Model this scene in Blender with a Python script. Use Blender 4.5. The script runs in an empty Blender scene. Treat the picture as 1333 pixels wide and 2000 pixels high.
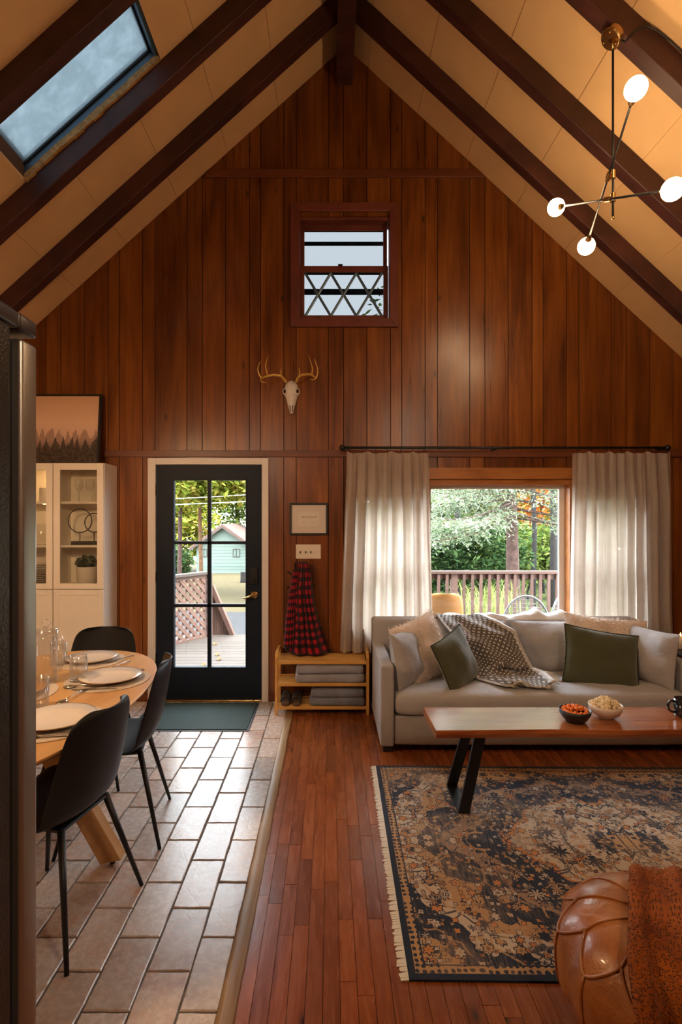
import bpy, bmesh, math, random
import numpy as np
from mathutils import Vector, Matrix, noise as mn

random.seed(7)
RNG = np.random.default_rng(11)
PI = math.pi
SC = bpy.context.scene
COL = SC.collection

# ------------------------------------------------------------------ camera
F, VX, VY, CH = 1040.0, 645.0, 1015.0, 1.57      # focal length and principal point in px of the 1333 x 2000 frame, eye height in m
cd = bpy.data.cameras.new('camera')
cam = bpy.data.objects.new('camera', cd)
COL.objects.link(cam)
cam.location = (0, 0, CH)
cam.rotation_euler = (PI / 2, 0, 0)
cd.sensor_fit = 'HORIZONTAL'
cd.sensor_width = 36.0
cd.lens = F / 1333 * 36.0
cd.shift_x = (666.5 - VX) / 1333
cd.shift_y = (VY - 1000) / 1333
cd.clip_start = 0.02
cd.clip_end = 400
SC.camera = cam

# ------------------------------------------------------------------ world, sun, exposure
w = bpy.data.worlds.new('overcast_sky')
SC.world = w
w.use_nodes = True
bg = w.node_tree.nodes['Background']
bg.inputs[0].default_value = (0.86, 0.94, 1.0, 1)
bg.inputs[1].default_value = 16.5
sd = bpy.data.lights.new('sun', 'SUN')
sd.energy = 10.0
sd.angle = math.radians(25)
sd.color = (1.0, 0.95, 0.86)
sun = bpy.data.objects.new('sun', sd)
COL.objects.link(sun)
sun.rotation_euler = Vector((0.62, -0.25, 0.74)).to_track_quat('Z', 'Y').to_euler()
SC.view_settings.view_transform = 'Standard'
SC.view_settings.look = 'None'
SC.view_settings.exposure = 0.0
SC.view_settings.gamma = 1.0
SC.view_settings.use_curve_mapping = False
SC.cycles.use_denoising = True
SC.cycles.max_bounces = 8
SC.cycles.diffuse_bounces = 5
SC.cycles.transparent_max_bounces = 24
SC.cycles.caustics_reflective = False
SC.cycles.caustics_refractive = False
SC.cycles.sample_clamp_indirect = 4.0


def portal(name, loc, rot, sx, sy):
    # marks a window opening for the sampler; gives no light of its own
    l = bpy.data.lights.new(name, 'AREA')
    l.shape = 'RECTANGLE'
    l.size, l.size_y = sx, sy
    l.cycles.is_portal = True
    o = bpy.data.objects.new(name, l)
    COL.objects.link(o)
    o.location = loc
    o.rotation_euler = rot
    return o


# ------------------------------------------------------------------ coordinates
YW = 4.60                      # the panelled wall
KW = F / YW


def at(px, py, Y):
    return Vector(((px - VX) * Y / F, Y, CH + (VY - py) * Y / F))


def wx(px):
    return (px - VX) / KW


def wz(py):
    return CH + (VY - py) / KW


# ------------------------------------------------------------------ mesh helpers
class MB:
    def __init__(s):
        s.v, s.f, s.uv = [], [], {}

    def add(s, verts, faces, uvs=None):
        b = len(s.v)
        s.v += [tuple(p) for p in verts]
        for i, f in enumerate(faces):
            if uvs is not None:
                s.uv[len(s.f)] = [uvs[k] for k in f]
            s.f.append(tuple(b + k for k in f))
        return s

    def box(s, x0, x1, y0, y1, z0, z1, M=None):
        p = [Vector((x, y, z)) for z in (z0, z1) for y in (y0, y1) for x in (x0, x1)]
        if M is not None:
            p = [M @ q for q in p]
        return s.add(p, [(0, 2, 3, 1), (4, 5, 7, 6), (0, 1, 5, 4), (2, 6, 7, 3), (0, 4, 6, 2), (1, 3, 7, 5)])

    def prism(s, poly, a, b, axis='y', M=None):
        n = len(poly)

        def P(u, v, t):
            q = {'y': (u, t, v), 'z': (u, v, t), 'x': (t, u, v)}[axis]
            q = Vector(q)
            return M @ q if M is not None else q
        vs = [P(u, v, a) for u, v in poly] + [P(u, v, b) for u, v in poly]
        fs = [tuple(range(n)), tuple(range(2 * n - 1, n - 1, -1))]
        fs += [(i, n + i, n + (i + 1) % n, (i + 1) % n) for i in range(n)]
        return s.add(vs, fs)

    def tube(s, pts, r, n=8, caps=True):
        pts = [Vector(p) for p in pts]
        rs = r if isinstance(r, (list, tuple)) else [r] * len(pts)
        vs, fs = [], []
        up = None
        for i, p in enumerate(pts):
            d = (pts[min(i + 1, len(pts) - 1)] - pts[max(i - 1, 0)])
            if d.length < 1e-9:
                d = Vector((0, 0, 1))
            d.normalize()
            if up is None:
                up = Vector((0, 0, 1)) if abs(d.z) < 0.9 else Vector((1, 0, 0))
            a = d.cross(up)
            if a.length < 1e-6:
                a = d.orthogonal()
            a.normalize()
            up = a.cross(d).normalized()
            for k in range(n):
                t = 2 * PI * k / n
                vs.append(p + (a * math.cos(t) + up * math.sin(t)) * rs[i])
        for i in range(len(pts) - 1):
            for k in range(n):
                fs.append((i * n + k, i * n + (k + 1) % n, (i + 1) * n + (k + 1) % n, (i + 1) * n + k))
        if caps:
            fs.append(tuple(range(n - 1, -1, -1)))
            fs.append(tuple((len(pts) - 1) * n + k for k in range(n)))
        return s.add(vs, fs)

    def lathe(s, prof, n=24, c=(0, 0, 0), M=None):
        # profile of (radius, z); a radius of 0 closes the end
        vs, fs, rows = [], [], []
        for r, z in prof:
            if r < 1e-6:
                rows.append([len(vs)])
                vs.append(Vector((c[0], c[1], c[2] + z)))
            else:
                rows.append(list(range(len(vs), len(vs) + n)))
                for k in range(n):
                    t = 2 * PI * k / n
                    vs.append(Vector((c[0] + r * math.cos(t), c[1] + r * math.sin(t), c[2] + z)))
        for a, b in zip(rows[:-1], rows[1:]):
            for k in range(n):
                k2 = (k + 1) % n
                if len(a) == 1 and len(b) == 1:
                    continue
                if len(a) == 1:
                    fs.append((a[0], b[k], b[k2]))
                elif len(b) == 1:
                    fs.append((a[k], b[0], a[k2]))
                else:
                    fs.append((a[k], b[k], b[k2], a[k2]))
        if M is not None:
            vs = [M @ q for q in vs]
        return s.add(vs, fs)

    def grid(s, fn, nu, nv, close_u=False):
        vs, uvs, fs = [], [], []
        for j in range(nv + 1):
            for i in range(nu + 1):
                u, v = i / nu, j / nv
                vs.append(fn(u, v))
                uvs.append((u, v))
        W = nu + 1
        for j in range(nv):
            for i in range(nu):
                fs.append((j * W + i, j * W + i + 1, (j + 1) * W + i + 1, (j + 1) * W + i))
        return s.add(vs, fs, uvs)

    def ball(s, c, r, n=12, m=8, sc=(1, 1, 1), M=None):
        prof = [(r * math.sin(PI * k / m), -r * math.cos(PI * k / m)) for k in range(m + 1)]
        b = len(s.v)
        s.lathe(prof, n)
        for i in range(b, len(s.v)):
            q = Vector(s.v[i])
            q = Vector((q.x * sc[0], q.y * sc[1], q.z * sc[2]))
            if M is not None:
                q = M @ q
            s.v[i] = tuple(q + Vector(c))
        return s


def mesh_of(name, mb, smooth=False):
    me = bpy.data.meshes.new(name)
    me.from_pydata(mb.v, [], mb.f)
    if mb.uv:
        ul = me.uv_layers.new(name='UVMap')
        for p in me.polygons:
            if p.index in mb.uv:
                for li, t in zip(p.loop_indices, mb.uv[p.index]):
                    ul.data[li].uv = t
    me.validate()
    if smooth:
        me.polygons.foreach_set('use_smooth', [True] * len(me.polygons))
    me.update()
    return me


def obj(name, mb, mat, parent=None, smooth=False, bevel=0, sub=0, solid=0, seg=2, world=True):
    me = mb if isinstance(mb, bpy.types.Mesh) else mesh_of(name, mb, smooth)
    if not me.materials:
        me.materials.append(MAT[mat] if isinstance(mat, str) else mat)
    o = bpy.data.objects.new(name, me)
    COL.objects.link(o)
    if parent is not None:
        o.parent = parent
        if world:      # vertices are given in world coordinates
            o.matrix_parent_inverse = WM[parent.name].inverted()
    WM[o.name] = WM[parent.name].copy() @ o.matrix_parent_inverse if parent is not None else Matrix()
    if solid:
        m = o.modifiers.new('thickness', 'SOLIDIFY')
        m.thickness = solid
        m.offset = 0
    if bevel:
        m = o.modifiers.new('bevel', 'BEVEL')
        m.width = bevel
        m.segments = seg
        m.limit_method = 'ANGLE'
        m.angle_limit = math.radians(40)
        if seg > 2:
            me.polygons.foreach_set('use_smooth', [True] * len(me.polygons))
    if sub:
        m = o.modifiers.new('subdivision', 'SUBSURF')
        m.levels = m.render_levels = sub
    return o


WM = {}


def thing(name, label, cat, loc=(0, 0, 0), rotz=0.0, group=None, kind=None):
    o = bpy.data.objects.new(name, None)
    COL.objects.link(o)
    o.empty_display_size = 0.1
    o.location = loc
    o.rotation_euler = (0, 0, rotz)
    WM[o.name] = Matrix.Translation(Vector(loc)) @ Matrix.Rotation(rotz, 4, 'Z')
    if kind:
        o['kind'] = kind
    return tag(o, label, cat, group)


def tag(o, label, cat, group=None):
    o['label'] = label
    o['category'] = cat
    if group:
        o['group'] = group
    return o


def struct(o, label=None):
    o['kind'] = 'structure'
    if label:
        o['label'] = label
    return o


def dup(root, loc, rotz, label, group=None):
    r = root.copy()
    COL.objects.link(r)
    r.location = loc
    r.rotation_euler = (0, 0, rotz)
    r['label'] = label
    if group:
        r['group'] = group
    for ch in list(root.children):
        c = ch.copy()
        COL.objects.link(c)
        c.parent = r
        for g in list(ch.children):
            d = g.copy()
            COL.objects.link(d)
            d.parent = c
    return r


def quads_mesh(name, C, A, B):
    # one quad per row: centre C, half axes A and B (n x 3 arrays)
    n = len(C)
    V = np.empty((n, 4, 3), np.float32)
    V[:, 0] = C - A
    V[:, 1] = C - B * 0.8
    V[:, 2] = C + A
    V[:, 3] = C + B * 0.8
    me = bpy.data.meshes.new(name)
    me.vertices.add(n * 4)
    me.vertices.foreach_set('co', V.ravel())
    me.loops.add(n * 4)
    me.loops.foreach_set('vertex_index', np.arange(n * 4, dtype=np.int32))
    me.polygons.add(n)
    me.polygons.foreach_set('loop_start', np.arange(0, n * 4, 4, dtype=np.int32))
    me.update(calc_edges=True)
    return me


def unit(n):
    a = RNG.normal(size=(n, 3))
    return a / np.linalg.norm(a, axis=1, keepdims=True)


# ------------------------------------------------------------------ material helpers
MAT = {}


def lin(r, g, b):
    def k(c):
        c /= 255.0
        return c / 12.92 if c <= 0.04045 else ((c + 0.055) / 1.055) ** 2.4
    return (k(r), k(g), k(b), 1)


class NT:
    def __init__(s, name):
        m = bpy.data.materials.new(name)
        m.use_nodes = True
        s.m, s.t = m, m.node_tree
        s.t.nodes.clear()
        s.out = s.t.nodes.new('ShaderNodeOutputMaterial')
        MAT[name] = m

    def n(s, typ, ins=None, **at_):
        nd = s.t.nodes.new('ShaderNode' + typ)
        for k, v in at_.items():
            setattr(nd, k, v)
        for k, v in (ins or {}).items():
            s.set(nd.inputs[k], v)
        return nd

    def set(s, sock, v):
        if isinstance(v, bpy.types.NodeSocket):
            s.t.links.new(v, sock)
        elif isinstance(v, bpy.types.Node):
            s.t.links.new(v.outputs[0], sock)
        else:
            sock.default_value = v

    def bsdf(s, **k):
        names = dict(color='Base Color', rough='Roughness', metal='Metallic', normal='Normal', spec='Specular IOR Level',
                     emit='Emission Color', estr='Emission Strength', sheen='Sheen Weight', coat='Coat Weight',
                     crough='Coat Roughness', trans='Transmission Weight', ior='IOR', alpha='Alpha')
        b = s.n('BsdfPrincipled', {names[a]: v for a, v in k.items()})
        s.t.links.new(b.outputs[0], s.out.inputs[0])
        return b

    def surf(s, sh):
        s.set(s.out.inputs[0], sh)

    def coord(s, which='Object', scale=(1, 1, 1), off=None, rot=(0, 0, 0)):
        tc = s.n('TexCoord')
        mp = s.n('Mapping', {'Vector': tc.outputs[which], 'Scale': scale, 'Rotation': rot})
        if off is not None:
            s.set(mp.inputs['Location'], off)
        return mp.outputs[0]

    def ramp(s, fac, stops, interp='LINEAR'):
        r = s.n('ValToRGB', {'Fac': fac})
        cr = r.color_ramp
        cr.interpolation = interp
        while len(cr.elements) < len(stops):
            cr.elements.new(0.5)
        for e, (p, c) in zip(cr.elements, stops):
            e.position = p
            e.color = c if len(c) == 4 else (*c, 1)
        return r.outputs[0]

    def math(s, op, a, b=0.0, c=None):
        nd = s.n('Math', operation=op)
        s.set(nd.inputs[0], a)
        s.set(nd.inputs[1], b)
        if c is not None:
            s.set(nd.inputs[2], c)
        return nd.outputs[0]

    def mix(s, fac, a, b, mode='MIX'):
        nd = s.n('Mix', data_type='RGBA', blend_type=mode)
        s.set(nd.inputs[0], fac)
        s.set(nd.inputs[6], a)
        s.set(nd.inputs[7], b)
        return nd.outputs[2]

    def noise(s, vec, scale, detail=3, rough=0.5, dist=0.0):
        nd = s.n('TexNoise', {'Vector': vec, 'Scale': scale, 'Detail': detail, 'Roughness': rough, 'Distortion': dist})
        return nd.outputs[0]

    def bump(s, h, strength=0.3, dist=0.01):
        return s.n('Bump', {'Height': h, 'Strength': strength, 'Distance': dist}).outputs[0]


def plain(name, col, rough=0.5, metal=0.0, var=0.0, vscale=8.0, bump=0.0, bscale=60.0, spec=0.5, sheen=0.0, coat=0.0):
    t = NT(name)
    c = col if len(col) == 4 else (*col, 1)
    k = dict(color=c, rough=rough, metal=metal, spec=spec, sheen=sheen, coat=coat)
    co = t.coord()
    if var:
        nz = t.noise(co, vscale, 4)
        dark = tuple(x * (1 - var) for x in c[:3]) + (1,)
        lite = tuple(min(1, x * (1 + var)) for x in c[:3]) + (1,)
        k['color'] = t.ramp(nz, [(0.3, dark), (0.7, lite)])
    if bump:
        k['normal'] = t.bump(t.noise(co, bscale, 3), bump, 0.004)
    t.bsdf(**k)
    return t.m


def wood(name, dark, mid, light, grain=(30, 30, 1.6), rough=0.35, tone=0.35, knots=True, coat=0.0, bump=0.12, spec=0.5, swirl=1.2, crough=0.2):
    # grain runs along the axis with the small scale; every board gets its own offset and tone
    t = NT(name)
    oi = t.n('ObjectInfo')
    off = t.n('CombineXYZ', {0: t.math('MULTIPLY', oi.outputs['Random'], 37.0), 1: t.math('MULTIPLY', oi.outputs['Random'], 91.0), 2: t.math('MULTIPLY', oi.outputs['Random'], 53.0)})
    co = t.coord('Object', grain, off.outputs[0])
    broad = t.coord('Object', tuple(g * 0.22 if g > 5 else g * 0.8 for g in grain), off.outputs[0])
    fine = t.noise(co, 1.0, 6, 0.62, swirl)
    big = t.noise(broad, 1.0, 3, 0.5, 0.8)
    f = t.math('ADD', t.math('MULTIPLY', fine, 0.45), t.math('MULTIPLY', big, 0.55))
    col = t.ramp(f, [(0.30, dark), (0.48, mid), (0.68, light)])
    tn = t.math('ADD', t.math('MULTIPLY', oi.outputs['Random'], tone), 1 - tone * 0.5)
    col = t.mix(1.0, col, t.n('CombineColor', {0: tn, 1: tn, 2: tn}).outputs[0], 'MULTIPLY')
    if knots:
        kc = t.coord('Object', tuple(1.0 if g < 5 else 2.6 for g in grain), off.outputs[0])
        vo = t.n('TexVoronoi', {'Vector': kc, 'Scale': 2.2, 'Randomness': 1.0})
        kn = t.ramp(vo.outputs['Distance'], [(0.02, (1, 1, 1)), (0.07, (0.35, 0.35, 0.35)), (0.12, (0, 0, 0))])
        col = t.mix(kn, col, tuple(x * 0.35 for x in dark[:3]) + (1,))
    rg = t.math('ADD', t.math('MULTIPLY', fine, 0.16), rough - 0.08)
    t.bsdf(color=col, rough=rg, normal=t.bump(fine, bump, 0.003), coat=coat, spec=spec, crough=crough)
    return t.m


def fabric(name, col, scale=900, rough=0.9, var=0.12, bump=0.25, wr=0.35, sheen=0.2):
    t = NT(name)
    c = col if len(col) == 4 else (*col, 1)
    co = t.coord()
    weave = t.noise(co, scale, 2)
    broad = t.noise(co, 7, 4, 0.6)
    d = tuple(x * (1 - var) for x in c[:3]) + (1,)
    l = tuple(min(1, x * (1 + var)) for x in c[:3]) + (1,)
    cc = t.ramp(t.math('ADD', t.math('MULTIPLY', weave, 0.5), t.math('MULTIPLY', broad, 0.5)), [(0.35, d), (0.65, l)])
    h = t.math('ADD', t.math('MULTIPLY', weave, 0.15), t.math('MULTIPLY', t.noise(co, 14, 3, 0.55, 1.0), wr))
    t.bsdf(color=cc, rough=rough, normal=t.bump(h, bump, 0.02), sheen=sheen, spec=0.2)
    return t.m


def emitter(name, col, strength):
    t = NT(name)
    t.surf(t.n('Emission', {'Color': (*col, 1), 'Strength': strength}))
    return t.m


def pane_glass(name, tint=(1, 1, 1), rough=0.0, ior=1.35):
    t = NT(name)
    lw = t.n('LayerWeight', {'Blend': 0.5})
    fr = t.n('Math', {0: t.math('MULTIPLY', t.math('POWER', lw.outputs['Facing'], 3.0), 0.7), 1: (ior - 1) ** 2 / (ior + 1) ** 2}, operation='ADD')
    tr = t.n('BsdfTransparent', {'Color': (*tint, 1)})
    gl = t.n('BsdfGlossy', {'Color': (1, 1, 1, 1), 'Roughness': rough})
    mx = t.n('MixShader', {0: fr.outputs[0], 1: tr.outputs[0], 2: gl.outputs[0]})
    t.surf(mx)
    return t.m

# ------------------------------------------------------------------ materials of the room
wood('wall_wood', (0.048, 0.0112, 0.0022, 1), (0.165, 0.0455, 0.0066, 1), (0.29, 0.098, 0.0150, 1), (22, 22, 1.0), rough=0.30, tone=0.25, bump=0.10)
wood('trim_wood', (0.07, 0.017, 0.006, 1), (0.13, 0.034, 0.012, 1), (0.19, 0.055, 0.018, 1), (1.5, 30, 30), rough=0.4, tone=0.2, knots=False)
wood('casing_wood', (0.085, 0.020, 0.013, 1), (0.145, 0.036, 0.022, 1), (0.19, 0.050, 0.030, 1), (8, 8, 8), rough=0.4, tone=0.2, knots=False)
wood('pine', (0.22, 0.075, 0.016, 1), (0.36, 0.13, 0.028, 1), (0.46, 0.19, 0.05, 1), (3, 30, 30), rough=0.35, tone=0.15, knots=False)
wood('rafter_wood', (0.020, 0.006, 0.005, 1), (0.045, 0.013, 0.010, 1), (0.085, 0.025, 0.018, 1), (3, 30, 3), rough=0.5, tone=0.2, knots=True)
wood('floor_wood', (0.11, 0.024, 0.007, 1), (0.22, 0.058, 0.013, 1), (0.30, 0.092, 0.022, 1), (26, 2.2, 26), rough=0.27, tone=0.48, coat=0.25, knots=True, bump=0.06)
wood('oak_strip', (0.13, 0.065, 0.022, 1), (0.28, 0.16, 0.065, 1), (0.46, 0.32, 0.17, 1), (34, 1.2, 34), rough=0.5, tone=0.1, knots=False, bump=0.5)
plain('groove', (0.012, 0.005, 0.003), 0.9)
plain('ceiling_paint', (0.76, 0.50, 0.245), 0.8, var=0.06, vscale=3)
plain('roof_deck', (0.10, 0.05, 0.025), 0.9)
plain('white_paint', (0.70, 0.65, 0.63), 0.45, var=0.03)
plain('navy_paint', (0.008, 0.014, 0.027), 0.5, spec=0.2, var=0.15, vscale=4)
plain('black_metal', (0.012, 0.012, 0.013), 0.4, 0.3)
plain('brass', (0.62, 0.40, 0.16), 0.25, 1.0)
plain('vinyl', (0.78, 0.78, 0.74), 0.4)
plain('blue_metal', (0.10, 0.16, 0.22), 0.4, 0.4)
plain('storm_blue', (0.28, 0.42, 0.55), 0.5)
plain('plaster', (0.62, 0.50, 0.38), 0.8)
pane_glass('window_glass')
pane_glass('dimmed_glass', (0.205, 0.21, 0.214))  # dark tint dims the bright sky seen through the gable panes


def tile_material():
    t = NT('slate_tile')
    oi = t.n('ObjectInfo')
    r = oi.outputs['Random']
    off = t.n('CombineXYZ', {0: t.math('MULTIPLY', r, 17.0), 1: t.math('MULTIPLY', r, 41.0), 2: 0.0})
    co = t.coord('Object', (1, 1, 1), off.outputs[0])
    a = t.noise(co, 7.0, 5, 0.6, 0.6)
    b = t.noise(co, 38.0, 5, 0.65)
    base = t.ramp(a, [(0.30, (0.32, 0.22, 0.18)), (0.42, (0.52, 0.33, 0.24)), (0.55, (0.56, 0.46, 0.40)), (0.70, (0.62, 0.32, 0.18))])
    grey = t.ramp(b, [(0.3, (0.42, 0.39, 0.37)), (0.7, (0.62, 0.57, 0.53))])
    col = t.mix(t.math('ADD', t.math('MULTIPLY', t.math('FRACT', t.math('MULTIPLY', r, 7.31)), 0.75), 0.1), base, grey)
    tn = t.math('ADD', t.math('MULTIPLY', t.math('FRACT', t.math('MULTIPLY', r, 3.77)), 0.4), 0.78)
    col = t.mix(1.0, col, t.n('CombineColor', {0: tn, 1: tn, 2: tn}).outputs[0], 'MULTIPLY')
    cr = t.n('TexVoronoi', {'Vector': t.n('Mapping', {'Vector': co, 'Scale': (1, 0.6, 1)}), 'Scale': 5.0}, feature='DISTANCE_TO_EDGE')
    crack = t.ramp(cr.outputs[0], [(0.0, (0.6, 0.6, 0.6)), (0.012, (1, 1, 1))])
    h = t.math('ADD', t.math('MULTIPLY', a, 0.8), t.math('ADD', t.math('MULTIPLY', b, 0.25), t.math('MULTIPLY', crack, 0.25)))
    t.bsdf(color=col, rough=t.math('ADD', t.math('MULTIPLY', b, 0.2), 0.17), normal=t.bump(h, 0.25, 0.005), spec=0.5)


tile_material()
plain('grout', (0.13, 0.115, 0.105), 0.9, var=0.3, vscale=30, bump=0.4, bscale=200)

# ------------------------------------------------------------------ the shell
XR, ZR = 0.13, 5.66                # ridge line
ML, MR = 0.903, 0.925              # slopes of the two roof halves
XL0, XR0, YB = -3.55, 3.75, -2.8   # side walls and the wall behind the camera


def roof_z(x):
    return ZR - (ML * (XR - x) if x < XR else MR * (x - XR))


def clip(poly, a, b, c):
    # keeps a*u + b*v <= c
    out = []
    for i, p in enumerate(poly):
        q = poly[(i + 1) % len(poly)]
        dp, dq = a * p[0] + b * p[1] - c, a * q[0] + b * q[1] - c
        if dp <= 0:
            out.append(p)
        if (dp < 0 < dq) or (dq < 0 < dp):
            t = dp / (dp - dq)
            out.append((p[0] + t * (q[0] - p[0]), p[1] + t * (q[1] - p[1])))
    return out


def minus(rects, h):
    res = []
    for (x0, x1, z0, z1) in rects:
        a0, a1, b0, b1 = h
        if a1 <= x0 or a0 >= x1 or b1 <= z0 or b0 >= z1:
            res.append((x0, x1, z0, z1))
            continue
        if a0 > x0:
            res.append((x0, a0, z0, z1))
        if a1 < x1:
            res.append((a1, x1, z0, z1))
        m0, m1 = max(x0, a0), min(x1, a1)
        if b0 > z0:
            res.append((m0, m1, z0, b0))
        if b1 < z1:
            res.append((m0, m1, b1, z1))
    return res


def under_roof(r):
    p = [(r[0], r[2]), (r[1], r[2]), (r[1], r[3]), (r[0], r[3])]
    p = clip(p, -ML, 1, ZR - ML * XR)
    if len(p) > 2:
        p = clip(p, MR, 1, ZR + MR * XR)
    return p


DOOR = (wx(303), wx(514), 0.0, wz(905))
WIN1 = (wx(585), wx(762), wz(624), wz(424))
WIN2 = (wx(837), wx(1117), wz(1225), wz(938))
WIN3 = (wx(703), wx(824), wz(1225), wz(962))
WIN4 = (wx(1132), wx(1242), wz(1225), wz(962))
HOLES = [DOOR, WIN1, WIN2, WIN3, WIN4]

m = MB()
rects = [(XL0, XR0, 0.0, 5.7)]
for h in HOLES:
    rects = minus(rects, h)
for r in rects:
    for a, b in ((r[0], min(r[1], XR)), (max(r[0], XR), r[1])):
        if b > a:
            p = under_roof((a, b, r[2], r[3]))
            if len(p) > 2:
                m.prism(p, YW + 0.008, YW + 0.16)
wall_back = struct(obj('wall_back', m, 'groove'), 'gable wall of dark reddish brown vertical wood panelling')
BAND = (wz(893), wz(880))
GABLE = (wz(348), wz(333))
offs = [0, 62.8, 92.6, 138.1, 184.6, 206.5, 252.0]
edges = sorted(579 + 276.2 * k + o for k in range(-4, 5) for o in offs)
GAP = 0.003
for a, b in zip(edges[:-1], edges[1:]):
    x0, x1 = max(wx(a) + GAP, XL0), min(wx(b) - GAP, XR0)
    if x1 - x0 < 0.01:
        continue
    for z0, z1 in ((0.0, BAND[0] + 0.02), (BAND[0] + 0.024, GABLE[0] + 0.02), (GABLE[0] + 0.024, 5.7)):
        rects = [(x0, x1, z0, z1)]
        for h in HOLES:
            rects = minus(rects, h)
        mb = MB()
        for r in rects:
            p = under_roof(r)
            if len(p) > 2:
                mb.prism(p, YW, YW + 0.009)
        if mb.f:
            obj('plank', mb, 'wall_wood', wall_back)
xa, xb = wx(397), wx(947)
t1 = struct(obj('trim_1', MB().prism([(xa, GABLE[0]), (xb, GABLE[0]), (xb - 0.06, GABLE[1]), (xa + 0.06, GABLE[1])], YW - 0.02, YW), 'trim_wood', bevel=0.003))
mb = MB().box(XL0, wx(836), YW - 0.018, YW, BAND[0], BAND[1]).box(wx(836), XR0, YW - 0.018, YW, BAND[0], BAND[1])
struct(obj('trim_2', mb, 'trim_wood', bevel=0.003))
mb = MB().box(XL0, wx(290), YW - 0.012, YW, 0, 0.085).box(wx(525), XR0, YW - 0.012, YW, 0, 0.085)
struct(obj('baseboard_back', mb, 'trim_wood', bevel=0.003))

# side walls and the wall behind the camera close the room
zl, zr = roof_z(XL0), roof_z(XR0)
struct(obj('wall_left', MB().box(XL0 - 0.15, XL0, YB, YW + 0.16, -0.05, zl + 0.02), 'plaster'))
struct(obj('wall_right', MB().box(XR0, XR0 + 0.15, YB, YW + 0.16, -0.05, zr + 0.02), 'wall_wood'))
m = MB()
m.prism([(XL0, 0), (XR0, 0), (XR0, zr), (XR, ZR), (XL0, zl)], YB - 0.15, YB)
struct(obj('wall_front', m, 'wall_wood'))

# ------------------------------------------------------------------ ceiling: panels, rafters, ridge beam
ceiling = struct(bpy.data.objects.new('ceiling', None), 'steep vaulted cream ceiling crossed by dark exposed rafters')
COL.objects.link(ceiling)
WM['ceiling'] = Matrix()
SKY = (-1.974, -1.10, 2.92, 3.45)           # skylight: x range, y range
SEAM_L = [XR - 0.07, -0.45, -0.886, -1.32, -1.76, -2.19, -2.63, -3.07, XL0]
SEAM_R = [XR + 0.07, 0.33, 0.759, 1.176, 1.61, 2.03, 2.456, 2.896, 3.33, XR0]
BAYS = [(4.092, YW), (3.497, 4.088), (2.877, 3.493), (2.267, 2.873), (1.657, 2.263), (1.05, 1.653)]


def slab(mb, xa, xb, y0, y1, lo, hi):
    za, zb = roof_z(xa), roof_z(xb)
    return mb.prism([(xa, za + lo), (xb, zb + lo), (xb, zb + hi), (xa, za + hi)], y0, y1)


for side, seams in (('l', SEAM_L), ('r', SEAM_R)):
    for bi, (y0, y1) in enumerate(BAYS):
        cuts = list(seams)
        for a, b in zip(cuts[:-1], cuts[1:]):
            a, b = min(a, b), max(a, b)
            parts = [(a, b)]
            if side == 'l' and bi == 2:
                parts = []
                if b > SKY[1]:
                    parts.append((max(a, SKY[1]), b))
                if a < SKY[0]:
                    parts.append((a, min(b, SKY[0])))
            for pa, pb in parts:
                if pb - pa > 0.01:
                    obj('ceiling_panel', slab(MB(), pa + 0.0015, pb - 0.0015, y0, y1, 0, 0.02), 'ceiling_paint', ceiling)
    if side == 'l':
        obj('ceiling_rear', slab(MB(), XL0, XR, YB, 1.046, 0, 0.02), 'ceiling_paint', ceiling)
    else:
        obj('ceiling_rear', slab(MB(), XR, XR0, YB, 1.046, 0, 0.02), 'ceiling_paint', ceiling)
m = MB()
slab(m, XL0 - 0.4, XR, YB, SKY[2], 0.021, 0.15)
slab(m, XL0 - 0.4, XR, SKY[3], YW + 0.45, 0.021, 0.15)
slab(m, XL0 - 0.4, SKY[0], SKY[2], SKY[3], 0.021, 0.15)
slab(m, SKY[1], XR, SKY[2], SKY[3], 0.021, 0.15)
slab(m, XR, XR0 + 0.4, YB, YW + 0.45, 0.021, 0.15)
obj('roof', m, 'roof_deck', ceiling)
for k in range(12):
    y = [4.045, 3.45, 2.83][k] if k < 3 else 2.83 - 0.61 * (k - 2)
    for xa, xb in ((XL0, XR - 0.07), (XR + 0.07, XR0)):
        obj('rafter', slab(MB(), xa, xb, y, y + 0.09, -0.175, 0.0), 'rafter_wood', ceiling, bevel=0.005)
obj('ridge_beam', MB().box(wx(657.7), wx(689), YB, YW, 5.32, 5.62), 'rafter_wood', ceiling, bevel=0.005)

# skylight in the left slope
th = math.atan(ML)
dn, nr = Vector((-math.cos(th), 0, -math.sin(th))), Vector((-math.sin(th), 0, math.cos(th)))
org = Vector((SKY[1], 0, roof_z(SKY[1])))
SL = (SKY[1] - SKY[0]) / math.cos(th)
SM = Matrix(((dn.x, 0, nr.x, org.x), (0, 1, 0, 0), (dn.z, 0, nr.z, org.z), (0, 0, 0, 1)))
plain('raw_wood', (0.42, 0.25, 0.09), 0.8, var=0.35, vscale=40, bump=0.5)


def skylight_glass():
    t = NT('weathered_glass')
    co = t.coord()
    a = t.noise(co, 9, 6, 0.7, 0.6)
    f = t.ramp(a, [(0.35, (0.40, 0.40, 0.40)), (0.6, (0.72, 0.72, 0.72)), (0.78, (0.10, 0.10, 0.10))])
    tr = t.n('BsdfTransparent', {'Color': (0.215, 0.238, 0.25, 1)})
    df = t.n('BsdfTranslucent', {'Color': (0.12, 0.14, 0.15, 1)})
    mx = t.n('MixShader', {0: f, 1: tr.outputs[0], 2: df.outputs[0]})
    gl = t.n('BsdfGlossy', {'Roughness': 0.1})
    m2 = t.n('MixShader', {0: 0.04, 1: mx.outputs[0], 2: gl.outputs[0]})
    t.surf(m2)


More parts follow.
